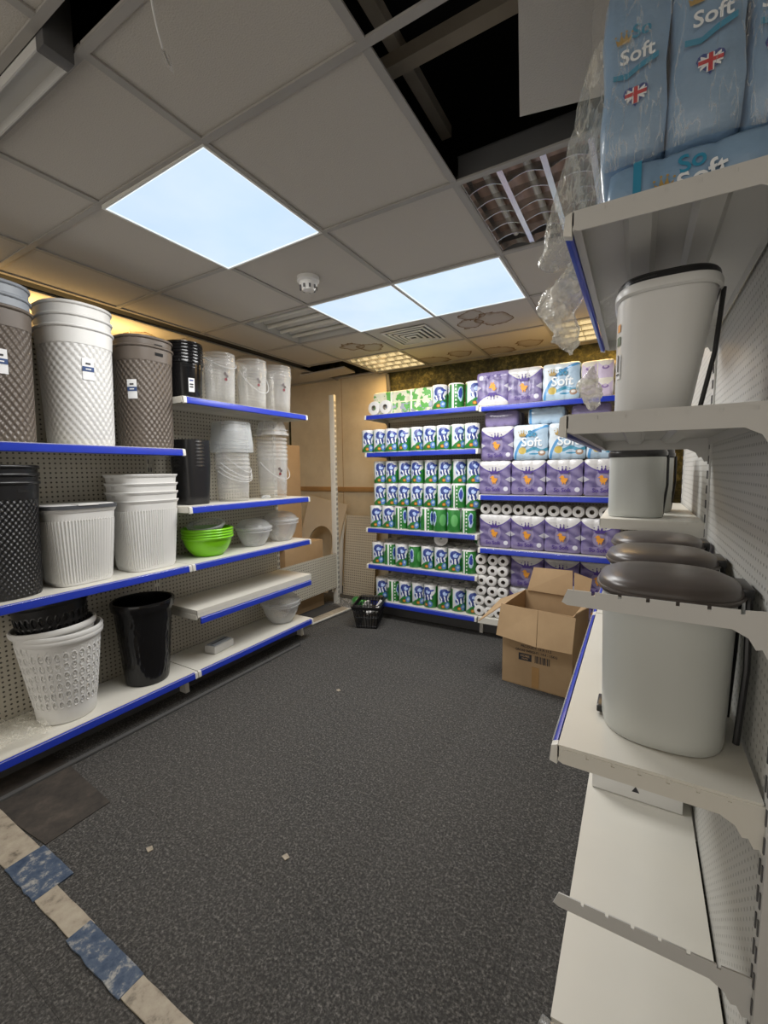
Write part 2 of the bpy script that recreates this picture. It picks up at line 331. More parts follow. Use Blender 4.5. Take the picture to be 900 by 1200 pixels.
# ------------------------------------------------------------------ mesh builder
class MB:
    def __init__(s): s.v = []; s.f = []; s.uv = []
    def add(s, verts, faces, uvs=None):
        b = len(s.v); s.v += [tuple(p) for p in verts]; s.f += [tuple(i+b for i in f) for f in faces]
        s.uv += (uvs if uvs else [(0, 0)]*len(verts)); return s
    def box(s, x0, x1, y0, y1, z0, z1):
        v = [(x, y, z) for z in (z0, z1) for y in (y0, y1) for x in (x0, x1)]
        return s.add(v, [(0, 2, 3, 1), (4, 5, 7, 6), (0, 1, 5, 4), (2, 6, 7, 3), (0, 4, 6, 2), (1, 3, 7, 5)],
                     [(p[0]+p[1], p[2]) for p in v])
    def obox(s, c, ax, ay, az):
        c, ax, ay, az = map(Vector, (c, ax, ay, az))
        v = [c + ax*i + ay*j + az*k for k in (-.5, .5) for j in (-.5, .5) for i in (-.5, .5)]
        return s.add(v, [(0, 2, 3, 1), (4, 5, 7, 6), (0, 1, 5, 4), (2, 6, 7, 3), (0, 4, 6, 2), (1, 3, 7, 5)])
    def prism(s, poly, a, b, axis='y'):
        def P(p, t): return (p[0], t, p[1]) if axis == 'y' else ((t, p[0], p[1]) if axis == 'x' else (p[0], p[1], t))
        k = len(poly); v = [P(p, a) for p in poly] + [P(p, b) for p in poly]
        return s.add(v, [tuple(range(k))[::-1], tuple(range(k, 2*k))] + [(i, (i+1) % k, k+(i+1) % k, k+i) for i in range(k)])
    def tube(s, pts, r, seg=8, cap=True):
        pts = [Vector(p) for p in pts]; rings = []
        T0 = (pts[1]-pts[0]).normalized(); nrm = T0.orthogonal().normalized()
        for i, p in enumerate(pts):
            T = ((pts[min(i+1, len(pts)-1)]) - pts[max(i-1, 0)]).normalized()
            nrm = (nrm - T*nrm.dot(T)); nrm = nrm.normalized() if nrm.length > 1e-6 else T.orthogonal().normalized()
            bn = T.cross(nrm); rr = r[i] if isinstance(r, (list, tuple)) else r
            rings.append([p + (nrm*math.cos(2*PI*k/seg) + bn*math.sin(2*PI*k/seg))*rr for k in range(seg)])
        return s.rings(rings, cap, cap)
    def rings(s, rings, cap0=False, cap1=False, uvs=None):
        k = len(rings[0]); v = [p for r in rings for p in r]; f = []
        for i in range(len(rings)-1):
            for j in range(k):
                f.append((i*k+j, i*k+(j+1) % k, (i+1)*k+(j+1) % k, (i+1)*k+j))
        if cap0: f.append(tuple(range(k))[::-1])
        if cap1: f.append(tuple(range((len(rings)-1)*k, len(rings)*k)))
        return s.add(v, f, uvs)
    def lathe(s, prof, seg=40, c=(0, 0, 0), cap0=False, cap1=False):
        return s.rings([[(c[0]+r*math.cos(2*PI*k/seg), c[1]+r*math.sin(2*PI*k/seg), c[2]+z) for k in range(seg)] for r, z in prof], cap0, cap1)
    def loft(s, fn, zs, seg=64, scale=None, cap0=True, cap1=False, peri=1.0):
        R = []; uv = []
        for z in zs:
            R.append([fn(2*PI*k/seg, z) for k in range(seg)]); uv += [(peri*k/seg, z) for k in range(seg)]
        return s.rings(R, cap0, cap1, uv)
    def sheet(s, fn, nu, nv):
        v = [fn(i/nu, j/nv) for j in range(nv+1) for i in range(nu+1)]
        uv = [(i/nu, j/nv) for j in range(nv+1) for i in range(nu+1)]
        return s.add(v, [(j*(nu+1)+i, j*(nu+1)+i+1, (j+1)*(nu+1)+i+1, (j+1)*(nu+1)+i) for j in range(nv) for i in range(nu)], uv)
    def mesh(s, name, mat, bevel=0, ang=35, recalc=True, solid=0):
        me = bpy.data.meshes.new(name); me.from_pydata(s.v, [], s.f)
        ul = me.uv_layers.new(name='UVMap')
        for lp in me.loops: ul.data[lp.index].uv = s.uv[lp.vertex_index]
        bm = bmesh.new(); bm.from_mesh(me)
        if bevel:
            ed = [e for e in bm.edges if len(e.link_faces) == 2 and e.calc_face_angle(0) > .6]
            bmesh.ops.bevel(bm, geom=ed, offset=bevel, segments=2, profile=.6, affect='EDGES', clamp_overlap=True)
        if recalc: bmesh.ops.recalc_face_normals(bm, faces=bm.faces)
        bm.to_mesh(me); bm.free()
        me.polygons.foreach_set('use_smooth', [True]*len(me.polygons))
        me.set_sharp_from_angle(angle=math.radians(ang))
        if mat is not None: me.materials.append(mat if not isinstance(mat, str) else MT[mat])
        return me
    def build(s, name, mat, parent=None, loc=(0, 0, 0), rot=(0, 0, 0), bevel=0, ang=35, recalc=True):
        o = bpy.data.objects.new(name, s.mesh(name, mat, bevel, ang, recalc)); COL.objects.link(o)
        o.location = loc; o.rotation_euler = rot
        if parent: o.parent = parent
        return o

def tag(o, label, cat, group=None, kind=None):
    o['label'] = label; o['category'] = cat
    if group: o['group'] = group
    if kind: o['kind'] = kind
    return o
def thing(name, label, cat, loc=(0, 0, 0), rz=0, group=None):
    o = bpy.data.objects.new(name, None); o.empty_display_size = .05; COL.objects.link(o); o.location = loc; o.rotation_euler = (0, 0, rz)
    return tag(o, label, cat, group)
def struct(o): o['kind'] = 'structure'; return o
def mobj(name, me, parent=None, loc=(0, 0, 0), rot=(0, 0, 0)):
    o = bpy.data.objects.new(name, me); COL.objects.link(o); o.location = loc; o.rotation_euler = rot
    if parent: o.parent = parent
    return o
def dup(src, loc, rot=None, label=None, parent=None, scale=None):
    c = src.copy(); COL.objects.link(c); c.parent = parent
    c.location = loc
    if rot is not None: c.rotation_euler = rot
    if scale is not None: c.scale = scale
    if label: c['label'] = label
    for ch in src.children:
        d = ch.copy(); COL.objects.link(d); d.parent = c
        for g in ch.children:
            e = g.copy(); COL.objects.link(e); e.parent = d
    return c
ORD = ['first', 'second', 'third', 'fourth', 'fifth', 'sixth', 'seventh', 'eighth', 'ninth', 'tenth', 'eleventh', 'twelfth']

_fc = {}
def text_mesh(txt, size, mat, shear=0):
    k = (txt, size, mat, shear)
    if k in _fc: return _fc[k]
    cu = bpy.data.curves.new('lettering', 'FONT'); cu.body = txt; cu.size = size; cu.align_x = 'CENTER'; cu.align_y = 'CENTER'
    cu.resolution_u = 3; cu.shear = shear; cu.offset = size*.018
    ob = bpy.data.objects.new('lettering', cu); COL.objects.link(ob)
    dg = bpy.context.evaluated_depsgraph_get(); me = bpy.data.meshes.new_from_object(ob.evaluated_get(dg)); bpy.data.objects.remove(ob)
    me.materials.clear(); me.materials.append(MT[mat]); _fc[k] = me
    return me

# ================================================================== SETTING
CEIL = 2.38; GX, GY = -1.212, .969
XL, XR, YB, YF = -3.75, .66, 4.08, -1.6
# floor with carpet tiles
fl = struct(MB().box(XL, XR, YF, YB, -.06, -.006).build('floor', 'carpet'))
tm = MB().box(-.24985, .24985, -.24985, .24985, -.006, 0).mesh('carpet_tile', 'carpet', bevel=.0005)
ny = int((YB-YF)/.5)+1; nx = int((XR-XL)/.5)+1
for i in range(nx):
    for j in range(ny):
        x = XL+.25+.5*i; y = YF+.25+.5*j
        sx = 1.0; 
        if x+.25 > XR: x = (x-.25+XR)/2; sx = (XR-(XL+.5*i))/.5
        sy = 1.0
        if y+.25 > YB: y = (YF+.5*j+YB)/2; sy = (YB-(YF+.5*j))/.5
        if sx < .05 or sy < .05: continue
        t = mobj('carpet_tile', tm, fl, (x, y, 0)); t.scale = (sx, sy, 1)
# partition sole strip across the floor
def flat(pts, z0, z1, mat, name, parent=None, loc=(0, 0, 0)):
    return MB().prism(pts, z0, z1, 'z').build(name, mat, parent, loc)
sp = thing('threshold_strip', 'worn cream and blue taped strip across the carpet in the near left corner', 'floor strip', (-1.5, .56, 0))
def seg(xa, xb, ya, yb, mat, z, name, jag=.0025):
    P = []
    k = 7
    for i in range(k+1): P.append((xa+(xb-xa)*i/k+1.5, ya-.56+random.uniform(-jag, jag)))
    for i in range(k+1): P.append((xb+(xa-xb)*i/k+1.5, yb-.56+random.uniform(-jag, jag)*.5))
    return MB().prism(P, .0012, z, 'z').build(name, mat, sp)
seg(-2.30, -1.80, .505, .605, 'strip', .005, 'cream_strip')
seg(-1.82, -1.60, .50, .615, 'tape', .0062, 'blue_tape')
seg(-1.62, -1.36, .505, .565, 'strip', .005, 'cream_strip')
seg(-1.38, -1.10, .495, .562, 'tape', .006, 'blue_tape')
seg(-1.12, -.80, .50, .56, 'strip', .005, 'cream_strip')
tag(flat([(-.33, -.13), (-.02, -.15), (.26, -.13), (.25, .10), (-.18, .13), (-.34, .12)], .0012, .0035, 'patch', 'worn_floor_patch', None, (-2.08, .75, 0)),
    'brown worn square of bare floor beside the taped strip', 'floor patch')
for k, (x, y, lb) in enumerate([(-1.47, .80, 'tiny pale paper scrap on the carpet nearest the brown floor patch'), (-1.02, 1.02, 'tiny pale paper scrap in the middle of the carpet'), (-1.55, 2.05, 'tiny white fleck on the carpet near the shelf with the grey box')]):
    tag(flat([(-.012, -.006), (.010, -.012), (.016, .004), (-.004, .012)], .001, .004, 'strip', 'paper_scrap', None, (x, y, 0)), lb, 'litter')

# walls
wb = struct(MB().box(XL, XR, YB, YB+.08, 0, 2.95).build('wall_back', 'moss'))
pb = MB().box(-3.70, -2.335, YB-.022, YB-.002, 0, 2.42).build('pale_board', 'pale', wb)
MB().box(-2.93, -2.925, YB-.0235, YB-.02, 0, 2.42).build('board_joint', 'dado', wb)
MB().box(-3.70, -2.32, YB-.038, YB-.018, 1.118, 1.172).build('dado_rail', 'dado', wb, bevel=.006)
struct(MB().box(XL-.08, XL, YF, YB, 0, 2.95).build('wall_left', 'wall'))
struct(MB().box(XR, XR+.08, YF, YB, 0, 2.95).build('wall_right', 'wall'))
cond = MB().tube([(-2.29, YB-.05, .0), (-2.29, YB-.05, 2.0), (-2.30, YB-.04, 2.2), (-2.31, YB-.05, 2.36)], .022, 10).build('conduit', 'dark_metal')
tag(cond, 'dark vertical conduit pipe on the back wall left of the kitchen rolls', 'conduit')

# ceiling
ce = struct(MB().box(XL, XR, YF, YB, 2.93, 2.99).build('ceiling', 'void'))
xs = [GX+.6*i for i in range(-3, 4)]      # -3.012 ... .588
ys = [GY+.6*j for j in range(0, 6)]
tmesh = {}
def tile(x0, x1, y0, y1, mat='tile', name='ceiling_tile'):
    w, d = x1-x0-.006, y1-y0-.006
    k = (round(w, 3), round(d, 3), mat)
    if k not in tmesh: tmesh[k] = MB().box(-w/2, w/2, -d/2, d/2, 0, .014).mesh('ceiling_tile', mat)
    return mobj(name, tmesh[k], ce, ((x0+x1)/2, (y0+y1)/2, CEIL+.004))
ycells = [(-1.6, -1.1, -9), (-1.1, -.6, -9), (-.6, -.05, -9), (-.05, .548, -9), (.622, GY, -1)] + [(ys[j], ys[j+1] if j < 5 else YB, j) for j in range(6)]
SPEC = {(-1, 0), (-1, 2), (0, 2), (1, 1), (-2, 2), (-2, 4), (1, 4), (1, 0), (-1, 3), (-3, 4), (1, -1)}
STAIN = {(0, 3): 'tile_s1', (-2, 3): 'tile_s2', (0, 4): 'tile_s3', (-1, 4): 'tile_s3'}
for (y0, y1, j) in ycells:
    for i in range(-4, 3):
        x0 = max(XL, GX+.6*i); x1 = min(XR, GX+.6*(i+1)) if i < 2 else XR
        if (i, j) in SPEC and (i, j) != (-1, 3): continue
        if i == -3 and j >= -1:
            if j <= 3: tile(-2.825, x1, y0, y1)
            continue
        if i == -4 and j >= -1:
            tile(XL, -2.985, y0, y1, 'tile' if j != 1 else 'tile_s3'); continue
        tile(x0, x1, y0, y1, STAIN.get((i, j), 'tile'))
# sagging tiles of the damaged corner
t = tile(-3.05, -2.46, 3.99, YB-.03)
t = tile(-2.96, -2.43, 3.36, 3.62); t.rotation_euler = (.0, math.radians(-4), math.radians(8)); t.location = (-2.86, 3.72, CEIL-.012)
MB().box(XL, XR, YF-.02, YF, CEIL, 2.95).build('plenum_light_stop', 'void', ce)  # unseen closure added to keep world light out of the ceiling void
# grid bars
def bar(x0, x1, y0, y1): MB().box(x0, x1, y0, y1, CEIL-.003-(.0007 if x1-x0 > y1-y0 else 0), CEIL+.003).build('grid_bar', 'tbar', ce)
for x in xs[1:]:
    bar(x-.012, x+.012, .622, YB)
    bar(x-.012, x+.012, YF, .548)
for y in ys: bar(-2.83, XR, y-.012, y+.012)
for y in (-1.1, -.6, -.05): bar(XL, XR, y-.012, y+.012)
for y in ys: bar(XL, -2.985, y-.012, y+.012)
bar(-2.845, -2.82, .622, 3.4); bar(-2.99, -2.965, .622, YB)
bar(XL, XR, .620, .640); bar(XL, XR, .530, .550)
MB().box(-2.97, -2.84, .62, 3.4, CEIL+.01, CEIL+.02).build('gap_backing', 'void', ce)
# head channel of the former partition and its open slot
hc = MB()
hc.box(XL, -1.26, .552, .618, CEIL-.004, CEIL+.004); hc.box(XL, -1.26, .552, .556, CEIL-.03, CEIL); hc.box(XL, -1.26, .614, .618, CEIL-.03, CEIL)
tag(hc.build('partition_channel', 'grey_metal'), 'grey metal partition head channel across the ceiling at top left', 'channel', kind='structure')
tag(MB().box(-1.262, -1.225, .552, .618, CEIL-.035, CEIL+.12).build('channel_end_block', 'dark_metal', bevel=.003), 'dark block closing the end of the grey ceiling channel', 'bracket')
for k, (x0, x1, y0, y1) in enumerate([(-.80, .5, 1.28, 1.325), (-.715, -.675, .9, 1.7), (-3.2, -2.3, 3.7, 3.76)]):
    tag(MB().box(x0, x1, y0, y1, 2.60+.04*k, 2.64+.04*k).build('ceiling_joist', 'joist'),
        ['dim timber crossing the open ceiling hole above the loose tile', 'dim timber running back inside the open ceiling hole', 'dark timber inside the missing tile hole in the far left corner'][k], 'joist')
tag(MB().tube([(-.52, .955, CEIL+.05), (-.46, .93, CEIL-.006), (-.40, .91, CEIL-.012), (-.32, .90, CEIL+.0), (-.24, .93, CEIL+.08)], .004, 6).build('loose_cord', 'wire'), 'white cord looping out of the ceiling hole at the top edge', 'cord')
# loose tile askew in the hole
lt = MB().box(0, .595, -.595, 0, 0, .014).build('loose_ceiling_tile', 'tile', None, (-.342, 1.40, CEIL+.008), (0, 0, math.radians(12.5)))
tag(lt, 'loose ceiling tile lying askew across the black ceiling hole', 'ceiling tile')

# ------------------------------------------------------------------ lamps
def led_panel(i, j, label):
    x = GX+.6*i+.3; y = GY+.6*j+.3
    r = thing('led_panel', label, 'ceiling light', (x, y, CEIL-.006), 0, 'square led ceiling panels')
    a, b = .298, .290
    f = MB()
    for (x0, x1, y0, y1) in ((-a, a, -a, -b), (-a, a, b, a), (-a, -b, -b, b), (b, a, -b, b)): f.box(x0, x1, y0, y1, -.002, .012)
    f.build('frame', 'white_cap', r)
    MB().box(-b, b, -b, b, .002, .010).build('diffuser', 'led', r)
    MB().box(-b, b, -b, b, .0125, .03).build('housing', 'grey_metal', r)
    e = MB()
    for (x0, x1, y0, y1) in ((-b, b, -b, -b+.006), (-b, b, b-.006, b), (-b, -b+.006, -b, b), (b-.006, b, -b, b)): e.box(x0, x1, y0, y1, .0005, .004)
    e.build('lit_edge', 'led_edge', r)
    ld = bpy.data.lights.new('led_light', 'AREA'); ld.shape = 'SQUARE'; ld.size = .56; ld.energy = LED_POWER; ld.color = LED_COL
    lo = bpy.data.objects.new('led_light', ld); COL.objects.link(lo); lo.parent = r; lo.location = (0, 0, -.006)
    return r
p1 = led_panel(-1, 0, 'largest looking bright panel, nearest the camera, tilted at one edge')
p1.location.z -= .004; p1.rotation_euler = (0, math.radians(-1.2), 0)
led_panel(-1, 2, 'bright ceiling panel on the left of the far pair, beside the open light fitting')
led_panel(0, 2, 'bright ceiling panel on the right of the far pair, beside the louvred fitting')

def troffer(i, j, label, louvre, lit, group='recessed tube light fittings'):
    x = GX+.6*i+.3; y = GY+.6*j+.3
    r = thing('recessed_light', label, 'ceiling light', (x, y, CEIL), 0, group)
    h = MB(); a = .292
    h.box(-a, a, -a, a, .088, .092)
    for (x0, x1, y0, y1) in ((-a, a, -a, -a+.003), (-a, a, a-.003, a), (-a, -a+.003, -a, a), (a-.003, a, -a, a)): h.box(x0, x1, y0, y1, 0, .09)
    h.build('housing', 'dark_metal' if louvre and not lit else 'grey_metal', r)
    if louvre:
        MB().box(-a+.004, a-.004, -a+.004, a-.004, .082, .087).build('reflector', 'reflector' if not lit else 'alu', r)
        for k in range(5):
            yy = -.29+.58*k/4
            MB().prism([(yy-.010, .004), (yy+.010, .004), (yy+.003, .045), (yy-.003, .045)], -.288, .288, 'x').build('blade', 'alu', r)
        for k in range(7):
            xx = -.288+.576*k/6
            m = MB()
            for q in range(4):
                y0 = -.29+.145*q
                pts = [(y0+.006+(.133)*t/6, .006+.018*math.sin(PI*t/6)) for t in range(7)]
                m.prism([(p[0], p[1]) for p in pts] + [(y0+.139, .044), (y0+.006, .044)], xx-.0015, xx+.0015, 'x')
            m.build('cross_blade', 'alu', r)
        for k in range(4):
            MB().tube([(-.27, -.2175+.145*k, .062), (.27, -.2175+.145*k, .062)], .013, 10).build('tube', 'warm_tube' if lit else 'tube_off', r)
    else:
        for k in range(4):
            yy = -.2+.133*k
            MB().prism([(yy-.055, .085), (yy+.055, .085), (yy+.02, .045), (yy-.02, .045)], -.285, .285, 'x').build('spine', 'grey_metal', r)
            MB().tube([(-.27, yy, .03), (.27, yy, .03)], .013, 10).build('tube', 'tube_off', r)
    f = MB(); b = .284
    for (x0, x1, y0, y1) in ((-a, a, -a, -b), (-a, a, b, a), (-a, -b, -b, b), (b, a, -b, b)): f.box(x0, x1, y0, y1, -.002, .003)
    f.build('rim', 'tbar', r)
    if lit:
        ld = bpy.data.lights.new('tube_light', 'AREA'); ld.shape = 'SQUARE'; ld.size = .5; ld.energy = lit; ld.color = WARM_COL
        lo = bpy.data.objects.new('tube_light', ld); COL.objects.link(lo); lo.parent = r; lo.location = (0, 0, -.008)
    return r
troffer(1, 1, 'unlit louvred ceiling light beside the black ceiling hole', True, 0).rotation_euler = (0, 0, PI/2)
troffer(-2, 2, 'open ceiling light fitting with bare tubes left of the far bright pair', False, 0)
troffer(-2, 4, 'louvred ceiling light above the left end of the kitchen rolls', True, 8.0)
troffer(1, 4, 'louvred ceiling light above the lavender packs at the far right', True, 10.0)
# warm batten behind the left shelving
bt = thing('batten_light', 'warm tube light behind the tall hampers near the left wall', 'batten light', (-3.20, 1.35, 2.10))
MB().box(-.03, .03, -.6, .6, -.03, .02).build('housing', 'white_cap', bt, bevel=.004)
MB().tube([(0, -.58, -.05), (0, .58, -.05)], .013, 10).build('tube', 'warm_tube', bt)
MB().tube([(0, -.5, .02), (0, -.5, .29)], .004, 6).build('hanger', 'wire', bt); MB().tube([(0, .5, .02), (0, .5, .29)], .004, 6).build('hanger', 'wire', bt)
ld = bpy.data.lights.new('batten_bulb', 'AREA'); ld.shape = 'RECTANGLE'; ld.size = .06; ld.size_y = 1.15; ld.energy = 11; ld.color = WARM_COL
lo = bpy.data.objects.new('batten_bulb', ld); COL.objects.link(lo); lo.parent = bt; lo.location = (.0, 0, .03); lo.rotation_euler = (0, math.radians(165), 0)

# ceiling vent
vt = thing('ceiling_vent', 'square white ceiling air vent beyond the bright panels', 'vent', (-1.52, 3.06, CEIL-.002))
for k in range(5):
    a = .185-.036*k; b = a-.017; f = MB(); dz = -.004-.004*k if k else -.006
    for (x0, x1, y0, y1) in ((-a, a, -a, -b), (-a, a, b, a), (-a, -b, -b, b), (b, a, -b, b)): f.box(x0, x1, y0, y1, dz, dz+.006)
    f.build('vane', 'white_cap', vt, bevel=.001)
MB().box(-.18, .18, -.18, .18, .0, .002).build('backing', 'dark_metal', vt)
# smoke detector
sd = thing('smoke_detector', 'round white smoke detector on the ceiling tile', 'smoke detector', (-1.56, 1.88, CEIL+.003)); sd.scale = (1.15, 1.15, 1.15)
MB().lathe([(0, 0), (.052, 0), (.052, -.018), (.046, -.022), (.0, -.022)], 32).build('base', 'white_pl', sd)
MB().lathe([(.040, -.022), (.040, -.036), (.034, -.044), (.028, -.058), (.0, -.062)], 32).build('head', 'white_pl', sd)
for k in range(9):
    a = 2*PI*k/9
    MB().obox((.0385*math.cos(a), .0385*math.sin(a), -.047), (.004*math.cos(a), .004*math.sin(a), 0), (-.008*math.sin(a), .008*math.cos(a), 0), (0, 0, .016)).build('slot', 'dark_metal', sd)
# hanging cable with clear end piece
hw = thing('hanging_cable', 'thin white cable with clear plastic tip hanging from the ceiling', 'cable', (-.95, .64, CEIL))
MB().tube([(.03, -.06, .0), (.040, -.025, -.03), (.022, -.008, -.045), (-.004, .018, -.052), (-.030, .046, -.056)], .0022, 6).build('cord', 'wire', hw)
MB().lathe([(.0, .0), (.0045, -.003), (.0085, -.018), (.0065, -.036), (.0, -.05)], 8).build('clear_tip', 'clear', hw, (-.030, .046, -.056), (math.radians(72), 0, math.radians(28)))
MB().lathe([(.0, 0), (.003, -.002), (.003, -.03), (.0, -.032)], 8).build('pin', 'alu', hw, (-.031, .048, -.057), (math.radians(72), 0, math.radians(28)))

# ================================================================== SHELVING
def bracket_poly(D, h=.036):
    # side plate: y 0 front .. D back, top at 0
    P = [(.0, -.028), (.010, -.002)]
    for k in range(6):
        y = .055 + (D-.10)*k/5
        P += [(y-.003, -.002), (y-.003, -.009), (y+.003, -.009), (y+.003, -.002)]
    P += [(D-.012, .0), (D+.012, .0), (D+.012, -.092), (D+.003, -.090), (D-.003, -.078), (D-.010, -.080), (D-.018, -.064), (D-.026, -.066), (D-.036, -.048), (D-.058, -h), (.010, -.033)]
    return P
def bracket(parent, lx, z, D, mat='cream', name='bracket'):
    return MB().prism(bracket_poly(D), lx-.0015, lx+.0015, 'x').build(name, mat, parent, (0, 0, z))
def shelf(u, lx0, lx1, z, D, strip=True, mat='cream', ribs=False, lip=.032, brk=True, caps=True, sdz=0, tilt=0, d0=0.0):
    L = lx1-lx0
    m = MB()
    m.box(0, L, d0, D, -.003, 0)
    m.box(0, L, d0, d0+.002, -lip, -.003); m.box(0, L, d0, d0+.014, -lip-.002, -lip)
    m.box(0, L, D-.002, D, -.028, -.003)
    m.box(0, .002, d0, D, -.026, -.003); m.box(L-.002, L, d0, D, -.026, -.003)
    s = m.build('shelf', mat, u, (lx0+.003, 0, z), (tilt, 0, 0)); s.scale = ((L-.006)/L, 1, 1)
    if ribs:
        for yy in (D*.33, D*.66):
            MB().prism([(yy-.028, -.004), (yy-.018, -.018), (yy+.018, -.018), (yy+.028, -.004)], .01, L-.01, 'x').build('rib', mat, s)
    if strip:
        MB().prism([(d0-.003, -.001+sdz), (d0-.012, -.006+sdz), (d0-.015, -.038+sdz), (d0-.006, -.042+sdz), (d0-.001, -.040+sdz)], .018, L-.018, 'x').build('price_strip', 'blue', s, bevel=.0012)
        MB().prism([(d0-.0118, -.0015+sdz), (d0-.0145, -.005+sdz), (d0-.011, -.004+sdz)], .018, L-.018, 'x').build('strip_edge', 'clear', s)
        if caps:
            for a in (0, L-.018):
                MB().prism([(d0-.001, .0+sdz), (d0-.013, -.005+sdz), (d0-.016, -.039+sdz), (d0-.001, -.043+sdz)], a, a+.018, 'x').build('strip_cap', 'white_cap', s, bevel=.001)
    if brk:
        for a in (-.001, L+.001): MB().prism(bracket_poly(D), a-.0015, a+.0015, 'x').build('bracket', mat, s, (0, 0, -.004))
    return s
def upright(u, lx, D, h, mat='cream', slots=True, w=.034):
    o = MB().box(lx-w/2, lx+w/2, D+.002, D+.06, 0, h).build('upright', mat, u, bevel=.002)
    if slots:
        m = MB(); k = int((h-.1)/.05)
        for q in range(k):
            for sx in (-.008, .008): m.box(lx+sx-.0025, lx+sx+.0025, D, D+.0026, .06+.05*q, .06+.05*q+.028)
        sl = m.build('slots', 'dark_metal', o); sl['kind'] = 'stuff'
    return o
def panel(u, lx0, lx1, D, z0, z1, mat):
    m = MB(); x0, x1 = lx0+.017, lx1-.017; y = D+.008
    m.add([(x0, y, z0), (x1, y, z0), (x1, y, z1), (x0, y, z1), (x0, y+.012, z0), (x1, y+.012, z0), (x1, y+.012, z1), (x0, y+.012, z1)],
          [(0, 1, 2, 3), (5, 4, 7, 6), (4, 0, 3, 7), (1, 5, 6, 2), (3, 2, 6, 7), (4, 5, 1, 0)],
          [(x0, z0), (x1, z0), (x1, z1), (x0, z1)]*2)
    return m.build('back_panel', mat, u)
def basefoot(u, lx, D, mat='cream'):
    return MB().prism([(.10, 0), (.115, .115), (D, .115), (D, 0)], lx-.014, lx+.014, 'x').build('base_foot', mat, u)
def kick(u, lx0, lx1, y=.15, mat='dark_metal'):
    return MB().box(lx0+.02, lx1-.02, y, y+.004, .004, .115).build('kick_plate', mat, u)  # shade beneath the base shelf is put into the plate's dark colour

# ---- left run
LD = .35; LY0 = .50
LU = thing('shelving_run', 'long cream metal shelving run with blue price strips along the left side', 'shelving', (-2.25, LY0, 0), PI/2)
b0, b1, b2, b3 = 0, 1.075, 2.148, 2.99
for x in (b0, b1, b2, b3): upright(LU, x, LD, 2.10)
panel(LU, b0, b1, LD, .14, 2.08, 'peg'); panel(LU, b1, b2, LD, .14, 2.08, 'peg'); panel(LU, b2, b3, LD, .175, .525, 'peg')
for z in (1.49, .815): shelf(LU, b0, b1, z, LD)
for z in (1.79, 1.155, .815): shelf(LU, b1, b2, z, LD)
for a, b in ((b0, b1), (b1, b2)):
    shelf(LU, a, b, .163, LD, brk=False); kick(LU, a, b)
for x in (b0, b1, b2-.01): basefoot(LU, x, LD)
# doubled-up spare shelf
shelf(LU, b1+.02, b2+.006, .505, LD, sdz=-.022, caps=False, lip=.02)
shelf(LU, b1+.02, b2+.006, .528, LD, strip=False, lip=.020, brk=False)
tag(MB().box(-.012, .012, -.9, .95, 0, .012).build('floor_edging', 'dark_metal', None, (-2.235, 1.52, .001), bevel=.003), 'dark edging strip lying on the carpet along the left shelving base', 'edging')
# ---- back run
BD = .42
BU = thing('shelving_run', 'cream shelving run with blue price strips across the back wall', 'shelving', (-2.13, 3.30, 0), 0)
c0, c1, c2 = 0, 1.052, 2.10
for x in (c0, c1, c2): upright(BU, x, BD, 1.98, 'dark_metal' if x == c0 else 'grey_metal', slots=(x == c2))
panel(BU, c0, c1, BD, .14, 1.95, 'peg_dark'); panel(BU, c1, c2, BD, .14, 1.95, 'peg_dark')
for z in (1.845, 1.515, .835, .50): shelf(BU, c0, c1, z, BD, lip=.03)
for z in (1.835, 1.155, .735): shelf(BU, c1, c2, z, BD, lip=.03)
shelf(BU, c0+.02, c1, .165, BD, brk=False); kick(BU, c0, c1, .12)
shelf(BU, c1, c2, .165, BD, strip=False, brk=False, lip=.045); kick(BU, c1, c2, .12)
for x in (c0+.03, c1, c2-.01): basefoot(BU, x, BD)
tag(MB().box(-.03, .03, -.004, .004, -.012, .012).build('price_tab', 'white_cap', None, (-2.155, 3.62, 1.18), (0, 0, .2)), 'small white tab sticking out left of the stacked kitchen rolls', 'tab')
# ---- right run
RD = .322
RY1 = 2.78
RU = thing('shelving_run', 'grey shelving run with blue strips along the right edge, full of bins', 'shelving', (-.12, RY1, 0), -PI/2)
d0_, d1_, d2_ = 0, .955, RY1-.89
for x in (d0_, d1_, d2_): upright(RU, x, RD, 2.10, 'grey_metal')
panel(RU, d0_, d1_, RD, .14, 2.08, 'peg_grey'); panel(RU, d1_, d2_, RD, .14, 2.08, 'peg_grey')
for z in (1.815, 1.452): shelf(RU, d1_, d2_, z, RD, mat='grey_metal', ribs=True)
shelf(RU, d1_, d2_, .790, RD, mat='cream', ribs=True)
shelf(RU, d1_, d2_, .163, RD, strip=False, brk=False, lip=.05); shelf(RU, d0_, d1_, .163, RD, strip=False, brk=False, lip=.05)
shelf(RU, d0_, d1_, 1.160, RD, strip=False); shelf(RU, d0_, d1_, .790, RD)
for x in (d0_+.01, d1_, d2_-.02): basefoot(RU, x, RD)
for z in (1.118, .470): bracket(RU, d2_+.001, z, RD, 'grey_metal', 'spare_bracket')
tag(MB().box(-.02, .05, -.012, .012, -.03, .0).build('strip_clip', 'clear', None, (-.12, .875, .163), (0, 0, -.25), bevel=.003), 'clear plastic clip on the near corner of the lowest right shelf', 'clip')

